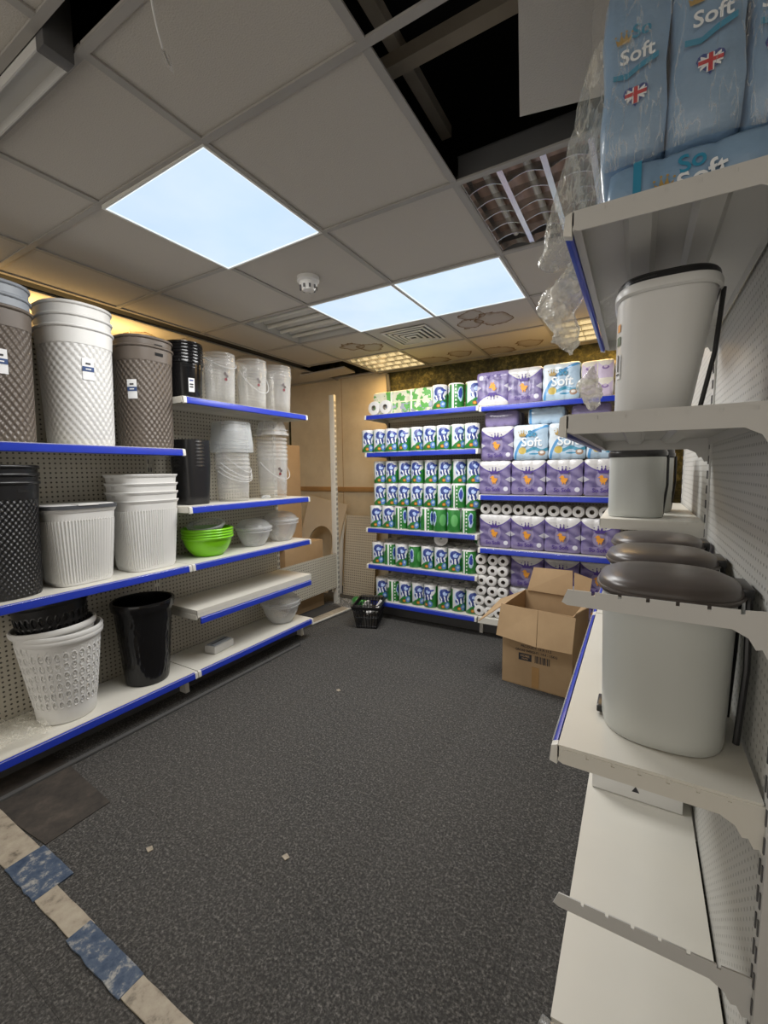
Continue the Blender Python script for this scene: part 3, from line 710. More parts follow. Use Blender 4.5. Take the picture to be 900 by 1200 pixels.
# ================================================================== PLASTIC WARE
def ring_fn(levels, n=2.0, rib=None):
    """levels: (z, rx, ry) -> surface point at angle th, height z"""
    def f(th, z):
        L = levels
        if z <= L[0][0]: rx, ry = L[0][1:]
        elif z >= L[-1][0]: rx, ry = L[-1][1:]
        else:
            for a, b in zip(L, L[1:]):
                if a[0] <= z <= b[0]:
                    t = (z-a[0])/max(1e-9, b[0]-a[0]); rx = a[1]+(b[1]-a[1])*t; ry = a[2]+(b[2]-a[2])*t; break
        c, s = math.cos(th), math.sin(th)
        k = (abs(c)**n + abs(s)**n)**(-1.0/n)
        o = rib(th, z) if rib else 0
        return (c*k*(rx+o), s*k*(ry+o), z)
    return f
def shell(fn, zs, seg, thick, peri, thin=False):
    """hollow container: outside wall, rim, inside wall, floor"""
    m = MB(); R = []; uv = []
    def off(p, t):
        l = math.hypot(p[0], p[1]); return (p[0]*(1-t/l), p[1]*(1-t/l), p[2])
    for z in zs:
        R.append([fn(PI+2*PI*k/seg, z) for k in range(seg)]); uv += [(peri*k/seg, z) for k in range(seg)]
    for z in ([] if thin else [zs[-1], zs[len(zs)//2], zs[0]+.004]):
        R.append([off(fn(PI+2*PI*k/seg, z), thick) if z > zs[0]+.005 else off((*fn(PI+2*PI*k/seg, zs[0])[:2], z), thick) for k in range(seg)]); uv += [(peri*k/seg, z) for k in range(seg)]
    m.rings(R, True, not thin, uv)
    return m
def patch(fn, th0, th1, z0, z1, off=.0012, nu=6, nv=3):
    m = MB()
    def g(u, v):
        p = fn(th0+(th1-th0)*u, z0+(z1-z0)*v); l = math.hypot(p[0], p[1]); return (p[0]*(1+off/l), p[1]*(1+off/l), p[2])
    return m.sheet(g, nu, nv)

def hamper(name, label, loc, h, rx, ry, body, band, rz=0, tagth=None, slot=False, tagz=.55, group=None):
    """woven laundry hamper: woven wall, smooth top band, rolled rim"""
    lv = [(0, rx*.86, ry*.86), (.015, rx*.885, ry*.885), (h*.9, rx*.97, ry*.97), (h, rx, ry)]
    fn = ring_fn(lv, 2.5)
    r = thing(name, label, 'hamper', loc, rz, group)
    zs = [0, .004, .015] + [.015+(h*.86-.015)*k/8 for k in range(1, 9)]
    shell(fn, zs + [h*.99], 56, .003, 2*PI*(rx+ry)/2*1.04).build('body', body, r)
    bf = ring_fn([(h*.86, rx*.972+.001, ry*.972+.001), (h*.985, rx+.001, ry+.001), (h, rx+.007, ry+.007)], 2.5)
    b = MB().loft(bf, [h*.86, h*.9, h*.95, h*.98], 56, cap0=False); b.build('top_band', band, r)
    rf = ring_fn([(0, rx, ry)], 2.5)
    R = []
    for k in range(7):
        a = PI*k/6; R.append([tuple(c*(1+(.008*math.sin(a))/max(1e-6, math.hypot(rf(2*PI*q/56, 0)[0], rf(2*PI*q/56, 0)[1]))) for c in rf(2*PI*q/56, 0)[:2]) + (h-.006+.008*-math.cos(a)+.006,) for q in range(56)])
    MB().rings(R).build('rim', band, r)
    if slot:
        for t0 in (slot, slot+PI): patch(bf, t0-.16, t0+.16, h*.915, h*.945, .002).build('handle_slot', 'void', r)
    if tagth is not None:
        t = patch(fn, tagth-.17, tagth+.17, h*tagz-.055, h*tagz+.045, .003).build('paper_tag', 'tag_white', r)
        patch(fn, tagth-.17, tagth+.17, h*tagz-.016, h*tagz+.006, .0045).build('blue_band', 'tag_blue', t)
        patch(fn, tagth-.07, tagth+.07, h*tagz+.016, h*tagz+.024, .0045).build('print_line', 'ink_dark', t)
        patch(fn, tagth-.08, tagth+.08, h*tagz-.008, h*tagz-.003, .0055).build('print_line', 'tag_white', t)
    return r
XC = -2.425
TA = -1.0   # world angle of the side facing the camera is handled by rz
z1 = 1.492
# angle toward camera in world for items on the left: vector (2.4, -1.1)
hamper('laundry_hamper', 'brown woven hamper at the far left edge of the top shelf, holding grey ones', (XC, .795, z1), .555, .150, .140, 'weave_brown', 'brown_pl', 0, -.12, tagz=.60)
hamper('laundry_hamper', 'lower grey rim nested in the brown hamper at the far left edge', (XC, .795, z1+.05), .555, .147, .137, 'weave_grey', 'grey_pl')
hamper('laundry_hamper', 'topmost grey hamper nested in the brown one at the far left edge', (XC, .795, z1+.10), .555, .147, .137, 'weave_grey', 'grey_pl')
wh = hamper('laundry_hamper', 'white woven hamper with a blue banded tag, lowest of its nested stack', (XC, 1.125, z1), .545, .165, .148, 'weave_white', 'white_pl', 0, -.15, tagz=.66)
wh2 = hamper('laundry_hamper', 'middle white hamper rim of the white stack on the top left shelf', (XC, 1.125, z1+.052), .545, .163, .146, 'weave_white', 'white_pl')
dup(wh2, (XC, 1.125, z1+.104), label='topmost white hamper rim of the white stack on the top left shelf')
bh = hamper('laundry_hamper', 'brown woven hamper with paper tag, right of the white hamper stack', (XC, 1.462, z1), .54, .150, .142, 'weave_brown', 'brown_pl', 0, -.95, slot=.05, tagz=.58)
hamper('laundry_hamper', 'upper brown hamper nested in the one right of the white stack', (XC, 1.462, z1+.045), .54, .148, .140, 'weave_brown', 'brown_pl', slot=.05)
# black hampers on the middle shelf
z2 = .817
kh = hamper('laundry_hamper', 'black woven hamper at the left edge of the middle shelf, lowest of three', (XC, .765, z2), .50, .150, .145, 'weave_black', 'black_pl', 0, None, slot=.35)
dup(kh, (XC, .765, z2+.035), label='second black hamper of the nested three at the left edge')
dup(kh, (XC, .765, z2+.07), label='topmost black hamper of the nested three at the left edge')

# ribbed white bins
def ribbed(name, label, loc, h, rx, ry, rz, lid):
    def rb(th, z): return .0026*math.copysign(1, math.cos(th*78+.4)) if .02 < z < h*.86 else 0
    n_ = 4.2
    fn = ring_fn([(0, rx*.80, ry*.80), (.012, rx*.82, ry*.82), (h*.87, rx*.965, ry*.965), (h, rx, ry)], n_, rb)
    r = thing(name, label, 'bin', loc, rz)
    shell(fn, [0, .004, .012, .021, .03, h*.3, h*.6, h*.858, h*.862, h*.9, h*.97, h], 312, .003, 1).build('body', 'white_pl', r, ang=50)
    bf = ring_fn([(h-.012, rx+.001, ry+.001), (h, rx+.006, ry+.006), (h+.004, rx+.005, ry+.005)], n_)
    MB().loft(bf, [h-.012, h, h+.004], 64, cap0=False).build('rim', 'white_pl', r)
    if lid:
        lf = ring_fn([(0, rx+.008, ry+.008), (.012, rx+.007, ry+.007), (.02, rx-.004, ry-.004)], n_)
        l = MB().loft(lf, [0, .012, .02], 64, cap0=True, cap1=True).build('lid', 'white_pl', r, (0, 0, h+.004))
        gf = ring_fn([(0, rx+.010, ry+.010), (.016, rx+.0095, ry+.0095)], n_)
        MB().rings([[gf(2*PI*k/64, 0) for k in range(64)], [gf(2*PI*k/64, .016) for k in range(64)], [tuple(c*.965 for c in gf(2*PI*k/64, .016)[:2])+(.019,) for k in range(64)]]).build('lid_seal', 'grey_dark', l)
        MB().box(rx*.55, rx+.014, -.045, .045, .016, .024).build('flap', 'white_pl', l, bevel=.003)
    else:
        hf = ring_fn([(h*.87, rx*.965, ry*.965), (h, rx, ry)], n_)
        for t0 in (-PI/2, PI/2): patch(hf, t0-.12, t0+.12, h*.925, h*.965, .0012).build('handle_slot', 'grey_metal', r)
    return r
MT['grey_dark'] = plain('dark_grey_plastic', (.07, .075, .085), .4)
ribbed('ribbed_bin', 'white ribbed bin with a grey edged lid on the middle left shelf', (XC, 1.065, z2), .365, .135, .155, 0, True)
rs = ribbed('ribbed_bin', 'white ribbed bin without lid, lowest of the stack of four', (XC, 1.415, z2), .385, .135, .160, 0, False)
for k, w in enumerate(('second', 'third', 'topmost')):
    dup(rs, (XC, 1.415, z2+.047*(k+1)), label='%s white ribbed bin of the stack of four beside the lidded bin' % w)

# oval hole baskets
def hole_basket(name, label, loc, rot, mat, h=.43, R=.165):
    rows, cols = 6, 30
    def rb(th, z):
        v = (z-.075)/(h*.86-.075)
        if not 0 < v < 1: return 0
        rr = v*rows; row = int(rr); fy = rr-row-.5
        u = th/(2*PI)*cols ; fx = u-math.floor(u)-.5
        d = math.hypot(fx/.33, fy/.44)
        if d < .74: return -.014
        if d < 1.02: return .0025
        return 0
    fn = ring_fn([(0, R*.70, R*.70), (.012, R*.735, R*.735), (.06, R*.76, R*.76), (h*.88, R*.955, R*.955), (h, R*.985, R*.985)], 2.0, rb)
    r = thing(name, label, 'basket', loc); r.rotation_euler = rot
    zs = [0, .004, .012, .05] + [.06+(h*.9-.06)*k/84 for k in range(85)] + [h]
    shell(fn, zs, cols*11, .003, 1).build('body', mat, r, ang=60)
    MB().lathe([(R*.955, h-.028), (R*1.02, h-.026), (R*1.045, h-.018), (R*1.05, h-.003), (R*1.03, h+.004), (R*.985, h+.004), (R*.975, h-.008)], 56).build('rim', mat if isinstance(mat, str) else mat, r)
    return r
BZ = .165
hbk = hole_basket('laundry_basket', 'white oval-holed laundry basket on the bottom left shelf, lowest of three', (XC, .965, BZ), (.0, .0, 0), 'white_pl', .42, .168)
dup(hbk, (XC, .965, BZ+.018), label='middle white oval-holed basket rim of the bottom shelf stack')
dup(hbk, (XC-.004, .965, BZ+.04), (math.radians(2), math.radians(-3.5), .06), label='topmost white oval-holed basket, tilted, bottom left shelf')
kb = hole_basket('laundry_basket', 'black basket nested in the top of the white oval-holed baskets', (XC-.012, .962, BZ+.165), (math.radians(2), math.radians(-5), .1), 'black_pl', .42, .156)
# black bin
def round_bin(name, label, loc, h, R, mat):
    r = thing(name, label, 'bin', loc)
    def rb(th, z): return .0018*math.sin(th*30+math.sin(z*60)*2)*math.sin(z*75) if .03 < z < h*.84 else 0
    fn = ring_fn([(0, R*.72, R*.72), (.012, R*.75, R*.75), (h, R, R)], 2, rb)
    shell(fn, [0, .004, .012]+[.012+(h-.012)*k/40 for k in range(1, 41)], 120, .003, 1).build('body', mat, r)
    MB().lathe([(R-.002, h-.045), (R+.008, h-.042), (R+.012, h-.01), (R+.010, h+.002), (R+.002, h+.004), (R-.004, h-.004)], 56).build('rim', mat, r)
    return r
round_bin('waste_bin', 'open round black waste bin on the bottom left shelf', (XC+.005, 1.375, BZ), .47, .152, 'black_gloss')
# crumpled clear film at the base of the left unit
def crumple(name, label, mat, loc, nu, nv, fn, seed, amp, rot=(0, 0, 0), cat='plastic film', freq=9):
    from mathutils import noise as mn
    def g(u, v):
        p = Vector(fn(u, v)); q = p*freq + Vector((seed*3.1, seed*1.7, seed))
        d = mn.noise_vector(q)*amp + mn.noise_vector(q*2.7)*amp*.5 + mn.noise_vector(q*6)*amp*.2
        return p+d
    o = MB().sheet(g, nu, nv).build(name, mat, None, loc, rot, ang=180, recalc=False)
    return tag(o, label, cat)
crumple('plastic_film', 'crumpled clear plastic film on the bottom left shelf beside the white baskets', 'filmd', (-2.40, .72, BZ+.030), 30, 20, lambda u, v: (-.14+.26*v, -.14+.26*u, .02*math.sin(u*3)*math.sin(v*3)), 3, .022)

# ---- bay B plastics
def pot(name, label, loc, h, R, mat, ribs=True, sticker=None, r0=.72, lip=.012, rz=0, n=2.0):
    r = thing(name, label, 'bucket', loc, rz)
    fn = ring_fn([(0, R*r0, R*r0), (.006, R*r0+.003, R*r0+.003), (h, R*.97, R*.97)], n)
    shell(fn, [0, .003, .006, h*.3, h*.6, h*.85, h], 40, .002, 1, mat in ('clear', 'frost', 'frost_blue')).build('body', mat, r)
    MB().lathe([(R*.965, h-.016), (R*.985+.004, h-.015), (R, h-.004), (R, h+.001), (R*.97, h+.002)], 40).build('rim', mat, r)
    if ribs:
        MB().lathe([(R*(.93), h-.042), (R*.975, h-.041), (R*.975, h-.038), (R*.935, h-.037)], 40).build('collar', mat, r)
    return r
z3 = 1.792
pk = pot('plant_bucket', 'glossy black bucket with a white price label, lowest of the top shelf stack', (XC, 1.725, z3), .23, .108, 'black_gloss', r0=.82)
pfn = ring_fn([(0, .0886, .0886), (.006, .0916, .0916), (.23, .1048, .1048)], 2)
t = patch(pfn, -.42, -.06, .045, .125, .0015).build('price_label', 'tag_white', pk)
for zz in (.108, .085, .07): patch(pfn, -.36, -.14, zz, zz+.008, .003).build('print_line', 'ink_navy' if zz > .1 else 'ink_dark', t)
pk2 = pot('plant_bucket', 'second glossy black bucket of the top shelf stack', (XC, 1.725, z3+.018), .23, .108, 'black_gloss', r0=.82)
for k in range(2, 7):
    dup(pk2, (XC, 1.725, z3+.018*k), label='%s glossy black bucket up the top shelf stack' % ORD[k] if k < 6 else 'topmost glossy black bucket of the top shelf stack')
def clear_bucket(label, loc, h, R, rz=0, mat='clear', handle=None, dots=True):
    r = pot('clear_bucket', label, loc, h, R, mat, r0=.82, rz=rz)
    fn = ring_fn([(0, R*.82, R*.82), (.006, R*.82+.003, R*.82+.003), (h, R*.97, R*.97)], 2)
    if dots:
        for (th, z, mt) in ((-.28, h*.60, 'sticker_red'), (-.20, h*.68, 'sticker_dark'), (-.33, h*.73, 'sticker_dark')):
            m = MB(); cc = fn(th, z); ring = []
            for q in range(14):
                a = 2*PI*q/14; p = fn(th+.095*math.cos(a), z+.0098*math.sin(a)); l = math.hypot(p[0], p[1]); ring.append((p[0]*(1+.0018/l), p[1]*(1+.0018/l), p[2]))
            m.add(ring, [tuple(range(14))]); m.build('sticker', mt, r)
    if handle:
        pts = []
        for q in range(17):
            a = PI*q/16; x = (R+.006)*math.cos(a); d = math.sin(a)
            pts.append((d*(R+.012)*math.cos(handle[0]), x, h-.03-handle[1]*d*1.0+d*handle[2]))
        MB().tube(pts, .0032, 8).build('handle', 'white_pl' if mat != 'clear' else 'frost', r)
    return r
for s, (yc, R, h, nst, nm) in enumerate([(1.985, .105, .27, 4, 'left'), (2.265, .108, .285, 4, 'middle'), (2.515, .112, .29, 4, 'right')]):
    for k in range(nst):
        top = k == nst-1
        clear_bucket('%s clear bucket of the %s stack on the top left shelf' % (['lowest', 'second', 'third', 'topmost'][k], nm), (XC, yc, z3+.021*k), h, R*(1-.012*k), -.05*k,
                     handle=((0, .05, -.02) if top and s == 0 else ((0, .16, 0) if k == 1 and s == 1 else None)), dots=(k == 0))
z4 = 1.157
sq = pot('storage_pot', 'matt black tall pot on the second left shelf, lowest of its stack', (XC, 1.735, z4), .25, .098, 'black_pl', r0=.80, n=5)
for k in range(1, 8):
    dup(sq, (XC, 1.735, z4+.021*k), label='%s black tall pot up the stack on the second left shelf' % ORD[k] if k < 7 else 'topmost black tall pot of the second left shelf stack')
for k in range(6):
    clear_bucket('%s frosted bucket in the looped handle stack, second left shelf' % (ORD[k] if k < 5 else 'topmost'), (XC, 2.06, z4+.028*k), .235, .118*(1-.008*k), .1*k, 'clear', handle=(.2, .075+.012*k, .0) if k in (0, 1, 2, 4) else None, dots=False)
for k in range(3):
    pot('frosted_tub', '%s pale frosted square tub turned over the looped handle buckets' % ['lowest', 'middle', 'topmost'][k], (XC, 2.06, z4+.535+.022*(k-2)), .16, .128, 'frost_blue', r0=.84, n=3.4).rotation_euler = (PI, 0, 0)
for k in range(6):
    clear_bucket('%s clear bucket in the tall stack at the right of the second left shelf' % (ORD[k] if k < 5 else 'topmost'), (XC, 2.44, z4+.030*k), .30, .118*(1-.008*k), .07*k, 'clear', handle=(.2, .13, 0) if k == 0 else None, dots=k == 0)
pot('clear_bowl', 'clear shallow bowl upturned on the tall clear bucket stack', (XC, 2.44, z4+.570), .10, .128, 'frost', r0=.72).rotation_euler = (PI, 0, 0)
tag(MB().lathe([(0, 0), (.03, 0), (.034, .016), (.02, .028), (0, .03)], 20).build('lid_knob', 'frost_blue', None, (-2.33, 2.27, z4)), 'small clear cap lying on the second left shelf', 'cap')
# green tubs
def tub(name, label, loc, h, R, mat, cat='tub', r0=.62, lip=.02, lidded=False, rz=0):
    r = thing(name, label, cat, loc, rz)
    P = []
    for k in range(9):
        t = k/8; P.append((R*(r0+(1-r0)*(1-(1-t)**2.2)) - lip*.4, h*t))
    P = [(0, 0.0), (R*r0*.7, 0.0)] + P
    Q = [(a-.003 if a > .01 else a, b+.003) for a, b in reversed(P)]
    MB().lathe(P + [(R, h)] + Q, 48).build('body', mat, r)
    MB().lathe([(R-lip*.5, h-.018), (R-.002, h-.016), (R+.004, h-.004), (R+.001, h+.002), (R-lip*.6, h+.002)], 48).build('rim', mat, r)
    if lidded:
        MB().lathe([(R+.006, h-.012), (R+.008, h+.004), (R-.006, h+.008), (R-.02, h+.030), (R-.05, h+.052), (R*.3, h+.062), (0, h+.063)], 48).build('lid', mat, r)
        MB().lathe([(R-.004, h-.032), (R+.005, h-.030), (R+.005, h-.024), (R-.004, h-.022)], 48).build('collar', mat, r)
    return r
gt = tub('washing_up_tub', 'bright green round tub, lowest of four on the third left shelf', (XC, 1.83, z2), .125, .158, 'green_pl')
for k in range(1, 4): dup(gt, (XC, 1.83, z2+.017*k), label=['', 'second bright green tub rim in the stack of four', 'third bright green tub rim in the stack of four', 'topmost bright green tub of the stack of four'][k])
tub('clear_dish', 'crumpled looking clear dish lying in the top green tub', (XC, 1.83, z2+.145), .06, .115, 'frost_blue', r0=.7).rotation_euler = (.2, .12, 0)
tub('food_bowl', 'clear lidded bowl right of the green tubs', (XC, 2.225, z2), .135, .128, 'frost', 'bowl', lidded=True)
tub('food_bowl', 'larger clear lidded bowl at the right end of the third left shelf', (XC, 2.50, z2), .165, .138, 'frost', 'bowl', lidded=True)
tub('food_bowl', 'clear round lidded tub under the doubled shelf at the bottom right end', (XC, 2.475, BZ), .165, .150, 'frost', 'bowl', lidded=True)
gb = thing('metal_block', 'small grey metal junction box on the bottom left shelf', 'box', (-2.40, 1.86, BZ), .12)
MB().box(-.045, .045, -.085, .085, 0, .048).build('body', 'grey_metal', gb, bevel=.003)
MB().box(-.034, .034, -.075, .075, .048, .056).build('cover', 'grey_pl', gb, bevel=.002)
MB().box(-.006, .006, -.072, .072, .056, .058).build('groove', 'grey_dark', gb)

# ================================================================== PAPER GOODS ON THE BACK SHELVES
# kitchen roll (front faces -Y)
rm = MB().lathe([(.0, .004), (.05, .002), (.058, .0), (.0605, .006), (.0605, .192), (.056, .199), (.050, .2), (.024, .198), (.021, .190), (.0, .186)], 28).mesh('kitchen_roll', 'roll_wrap')
RG = 'wrapped kitchen rolls on the back shelves'
def kroll(X, Y, z, rz, label, s=1.0):
    o = mobj('kitchen_roll', rm, None, (X, Y, z), (0, 0, rz)); o.scale = (s, s, 1.0)
    return tag(o, label, 'kitchen roll', RG)
face = math.atan2(-1.6, 3.4)*-1   # turn the printed front toward the room
def row(xs_, Y, z, rows_label, rots=None, s=1.0):
    for k, X in enumerate(xs_):
        rz = (rots[k] if rots and rots[k] is not None else random.uniform(-.25, .25)) + .35*0
        kroll(X, Y + random.uniform(-.008, .008), z, rz + math.atan2(-X, Y), '%s kitchen roll from left %s' % (ORD[k], rows_label), s)
# single row on the second shelf
zk = 1.516
row([-2.125+.122*k for k in range(9)], 3.355, zk, 'in the single row under the top back shelf', [0, .1, 0, -.4, .35, 0, 0, .3, .1])
# three layers on the third shelf
S3 = [-2.06+.126*k for k in range(8)]
row(S3, 3.37, .836, 'in lowest layer of the three-layer stack', [0, 0, -2.2, 0, -2.0, 2.6, 2.2, -2.5])
row([x+.03 for x in S3[:8]], 3.385, 1.037, 'in middle layer of the three-layer stack', [0, .1, 0, 0, 0, .2, -2.4, 0])
row([x+.03 for x in S3[:8]], 3.40, 1.238, 'in top layer of the three-layer stack', [0, -.2, .1, -.3, .1, 0, .3, .1])
# fourth shelf two deep
row([-2.05+.125*k for k in range(8)], 3.375, .501, 'in the front row of the fourth back shelf', [0, -2.1, 0, 3.0, 0, 0, 0, -2.5])
row([-2.03+.125*k for k in range(8)], 3.505, .501, 'in the row behind on the fourth back shelf')
row([-2.02+.125*k for k in range(8)], 3.635, .501, 'in the rearmost row on the fourth back shelf')
# base shelf two deep
row([-2.02+.125*k for k in range(8)], 3.38, .167, 'in the front row of the bottom back shelf', [0, -2.0, 0, .2, -.5, 0, .3, .2])
row([-2.00+.125*k for k in range(8)], 3.51, .167, 'in the row behind on the bottom back shelf')
row([-2.0+.125*k for k in range(8)], 3.64, .167, 'in the rearmost row on the bottom back shelf')
# rolls lying on the fourth shelf rolls
for k, (X, lb) in enumerate([(-1.52, 'kitchen roll lying on its side on the fourth back shelf row, middle'), (-1.14, 'kitchen roll lying on its side on the fourth back shelf row, right end')]):
    o = kroll(X, 3.42, .762, 0, lb); o.rotation_euler = (math.radians(90), 0, .5)
    o.location = (X, 3.55, .7635)
# top shelf: three standing rolls and green packs
row([-1.44, -1.30, -1.155], 3.39, 1.846, 'of the three standing on the top back shelf', [0, -2.2, .35], 1.08)

# toilet-roll pack mesh
def pack_mesh(name, mat, Wd, Dp, H, lobes, vl=3):
    m = MB(); R = []; seg = []
    nx_, nyy = lobes*8, 10
    def ring(z, inset):
        P = []
        w, d = Wd/2-inset, Dp/2-inset
        rad = .022
        def bul(t): return .007*(abs(math.sin(PI*lobes*t)))**.6-.004
        for i in range(nx_): t = i/nx_; P.append((-w+rad*.3+(2*w-rad*.6)*t, -d-bul(t), z))
        for i in range(nyy): t = i/nyy; P.append((w+(.004*math.sin(PI*t)), -d+rad*.3+(2*d-rad*.6)*t, z))
        for i in range(nx_): t = i/nx_; P.append((w-rad*.3-(2*w-rad*.6)*t, d+bul(t), z))
        for i in range(nyy): t = i/nyy; P.append((-w-(.004*math.sin(PI*t)), d-rad*.3-(2*d-rad*.6)*t, z))
        return P
    prof = [(0, .022), (.004, .008), (.012, .001)]
    for k in range(vl):
        a = H*k/vl; b = H*(k+1)/vl
        if k: prof.append((a, .003))
        prof.append(((a+b)/2, -.002))
    prof += [(H-.012, .001), (H-.004, .008), (H, .022)]
    prof = sorted(set(prof))
    m.rings([ring(z, i) for z, i in prof], True, True)
    return m.mesh(name, mat, ang=60)
def crown_mesh(mat, w, h):
    P = [(-w*.38, 0), (w*.38, 0), (w*.5, h*.56), (w*.26, h*.34), (w*.16, h*.92), (0, h*.38), (-w*.16, h*.92), (-w*.26, h*.34), (-w*.5, h*.56)]
    m = MB(); m.add([(p[0], 0, p[1]) for p in P], [tuple(range(len(P)))])
    for (x, z) in ((-w*.5, h*.76), (-w*.16, h*.97), (w*.16, h*.97), (w*.5, h*.76)):
        m.add([(x+h*.09*math.cos(2*PI*q/8), -.0002, z+h*.09*math.sin(2*PI*q/8)) for q in range(8)], [tuple(range(8))])
    return m.mesh('crown', mat, recalc=False)
def blob_mesh(mat, s):
    m = MB()
    for (cx, cz, a, b, y) in ((0, 0, .020, .016, 0), (-.010, .020, .012, .012, -.0003), (.016, .008, .010, .006, -.0002), (-.024, .018, .006, .003, -.0004), (-.006, -.019, .004, .008, -.0001), (.008, -.019, .004, .008, -.0001)):
        m.add([(s*(cx+a*math.cos(2*PI*q/12)), y, s*(cz+b*math.sin(2*PI*q/12))) for q in range(12)], [tuple(range(12))])
    return m.mesh('chick_print', mat, recalc=False)
PW, PD, PH = .246, .115, .262
mp = pack_mesh('purple_pack', 'purple', PW, PD, PH, 3); mb_ = pack_mesh('blue_pack', 'bluepack', PW, PD, PH, 3)
ml = pack_mesh('lavender_pack', 'lavender', .20, .115, .25, 2, 2); mg = pack_mesh('green_pack', 'greenpack', .58, .2, .20, 5, 2)
cr_p = crown_mesh('ink_purple', .075, .050); cr_g = crown_mesh('ink_gold', .055, .042); ck = blob_mesh('ink_orange', 1.1)
FY = -PD/2-.0045
def purple(X, Y, z, label, rot=(0, 0, 0)):
    o = mobj('toilet_roll_pack', mp, None, (X, Y, z), rot); tag(o, label, 'toilet roll pack', 'purple toilet roll packs')
    mobj('crown_print', cr_p, o, (0, FY-.002, .160)); mobj('chick_print', ck, o, (0, FY-.002, .112))
    mobj('lettering', text_mesh('So Soft', .040, 'ink_purple'), o, (-.01, FY-.002, .040), (PI/2, 0, 0))
    mobj('lettering', text_mesh('LUXURY', .014, 'ink_white'), o, (0, FY-.0035, .178), (PI/2, 0, 0)) if False else None
    return o
def bluep(X, Y, z, label, rot=(0, 0, 0)):
    o = mobj('toilet_roll_pack', mb_, None, (X, Y, z), rot); tag(o, label, 'toilet roll pack', 'blue toilet roll packs')
    mobj('crown_print', cr_g, o, (-.055, FY-.002, .175))
    mobj('lettering', text_mesh('So', .062, 'ink_teal'), o, (.015, FY-.003, .192), (PI/2, 0, 0))
    mobj('lettering', text_mesh('Soft', .092, 'ink_white'), o, (.01, FY-.002, .130), (PI/2, 0, 0))
    return o
YP = 3.395
# top right shelf
zt = 1.836
o = purple(-.985, YP, zt+PH, 'upside-down purple toilet roll pack at the left of the top back shelf', (PI, 0, PI))
o.rotation_euler = (0, PI, 0)
purple(-.752, YP, zt, 'upright purple pack between the upside-down pack and the blue pack, top shelf')
bluep(-.498, YP, zt, 'blue pack on the top back shelf next to the lavender packs')
for k in range(2):
    o = mobj('toilet_roll_pack', ml, None, (-.265+.21*k, YP, zt)); tag(o, ['lavender pack under the hanging polythene on the top back shelf', 'rightmost lavender pack on the top back shelf beside the right shelving'][k], 'toilet roll pack', 'lavender packs')
# second right shelf, two layers
z5 = 1.156
for k in range(4): purple(-.965+.253*k, YP, z5, '%s purple pack from the left in the lower layer under the blue packs' % ORD[k])
purple(-.950, YP, z5+PH, 'purple pack at the left end of the upper layer beside the blue packs')
for k in range(3): bluep(-.700+.253*k, YP, z5+PH, '%s blue pack from the left above the purple layer' % ORD[k])
def lying(kind, X, Y, z, label, rz=0):
    o = (purple if kind == 'p' else bluep)(X, Y, z, label)
    o.rotation_euler = (-PI/2, 0, rz); o.location = (X, Y-.10, z+PD/2+.004); return o
lying('p', -.93, 3.47, z5+2*PH, 'purple pack lying flat on the upper layer at the left')
lying('b', -.60, 3.47, z5+2*PH, 'blue pack lying flat on the upper blue layer')
lying('p', -.30, 3.47, z5+2*PH, 'purple pack lying flat on the upper layer at the right')
# third right shelf
z6 = .736
for k in range(4): purple(-.958+.248*k, YP, z6, '%s purple pack from the left in the row below the tissue rolls' % ORD[k])
# loose roll packs on top
tr = MB().lathe([(.021, .0), (.044, .0), (.052, .003), (.054, .010), (.054, .088), (.052, .095), (.044, .098), (.021, .098), (.0205, .05), (.021, .0)], 26)
trm = tr.mesh('toilet_roll', 'paper')
cor = MB().lathe([(.0205, .002), (.0205, .096), (.0185, .096), (.0185, .002)], 20).mesh('core', 'core')
bkm = MB().lathe([(0, .05), (.019, .05)], 20).mesh('core_shadow', 'void')
def troll(X, Y, z, label, s=1.0, grp='bare toilet rolls stacked end on'):
    o = mobj('toilet_roll', trm, None, (X, Y, z), (-PI/2, 0, 0)); tag(o, label, 'toilet roll', grp)
    mobj('core', cor, o); o.scale = (s, s, 1); return o
for q in range(4):
    for k in range(3):
        if q == 3 and k == 2: continue
        troll(-1.035+.255*q+.083*k, 3.345, z6+PH+.043, '%s bare toilet roll from the left in the row above the purple packs' % (ORD[q*3+k]), .77)
# base: stack of bare rolls and purple packs
for r in range(6):
    for k in range(3):
        troll(-1.06+.086*k+random.uniform(-.006, .006)-(.02 if r < 2 else 0), 3.33+random.uniform(-.004, .004), .165+.045+.0845*r, 'bare toilet roll, %s row up, %s from left, bottom shelf stack' % (ORD[r], ORD[k]), .79)
for k in range(4):
    purple(-.73+.25*k, 3.44, .168, '%s purple pack from left, lower layer, bottom shelf behind the box' % ORD[k])
    purple(-.715+.25*k, 3.43, .168+PH, '%s purple pack from left, upper layer, bottom shelf behind the box' % ORD[k])
# top left: green packs and rolls seen end on
gp = mobj('toilet_roll_pack', mg, None, (-1.79, 3.46, 1.846)); tag(gp, 'long green and white wrapped pack at the left of the top back shelf', 'toilet roll pack')
def bigroll(X, Y, z, lb):
    o = mobj('kitchen_roll_end', trm, None, (X, Y, z), (-PI/2, 0, 0)); o.scale = (1.12, 1.12, 1.2); mobj('core', cor, o); tag(o, lb, 'paper roll', 'rolls seen end on'); return o
bigroll(-2.055, 3.33, 1.846+.062, 'bare paper roll lying at the far left end of the top back shelf')
bigroll(-1.935, 3.325, 1.846+.062, 'bare paper roll lying second from the left on the top back shelf')

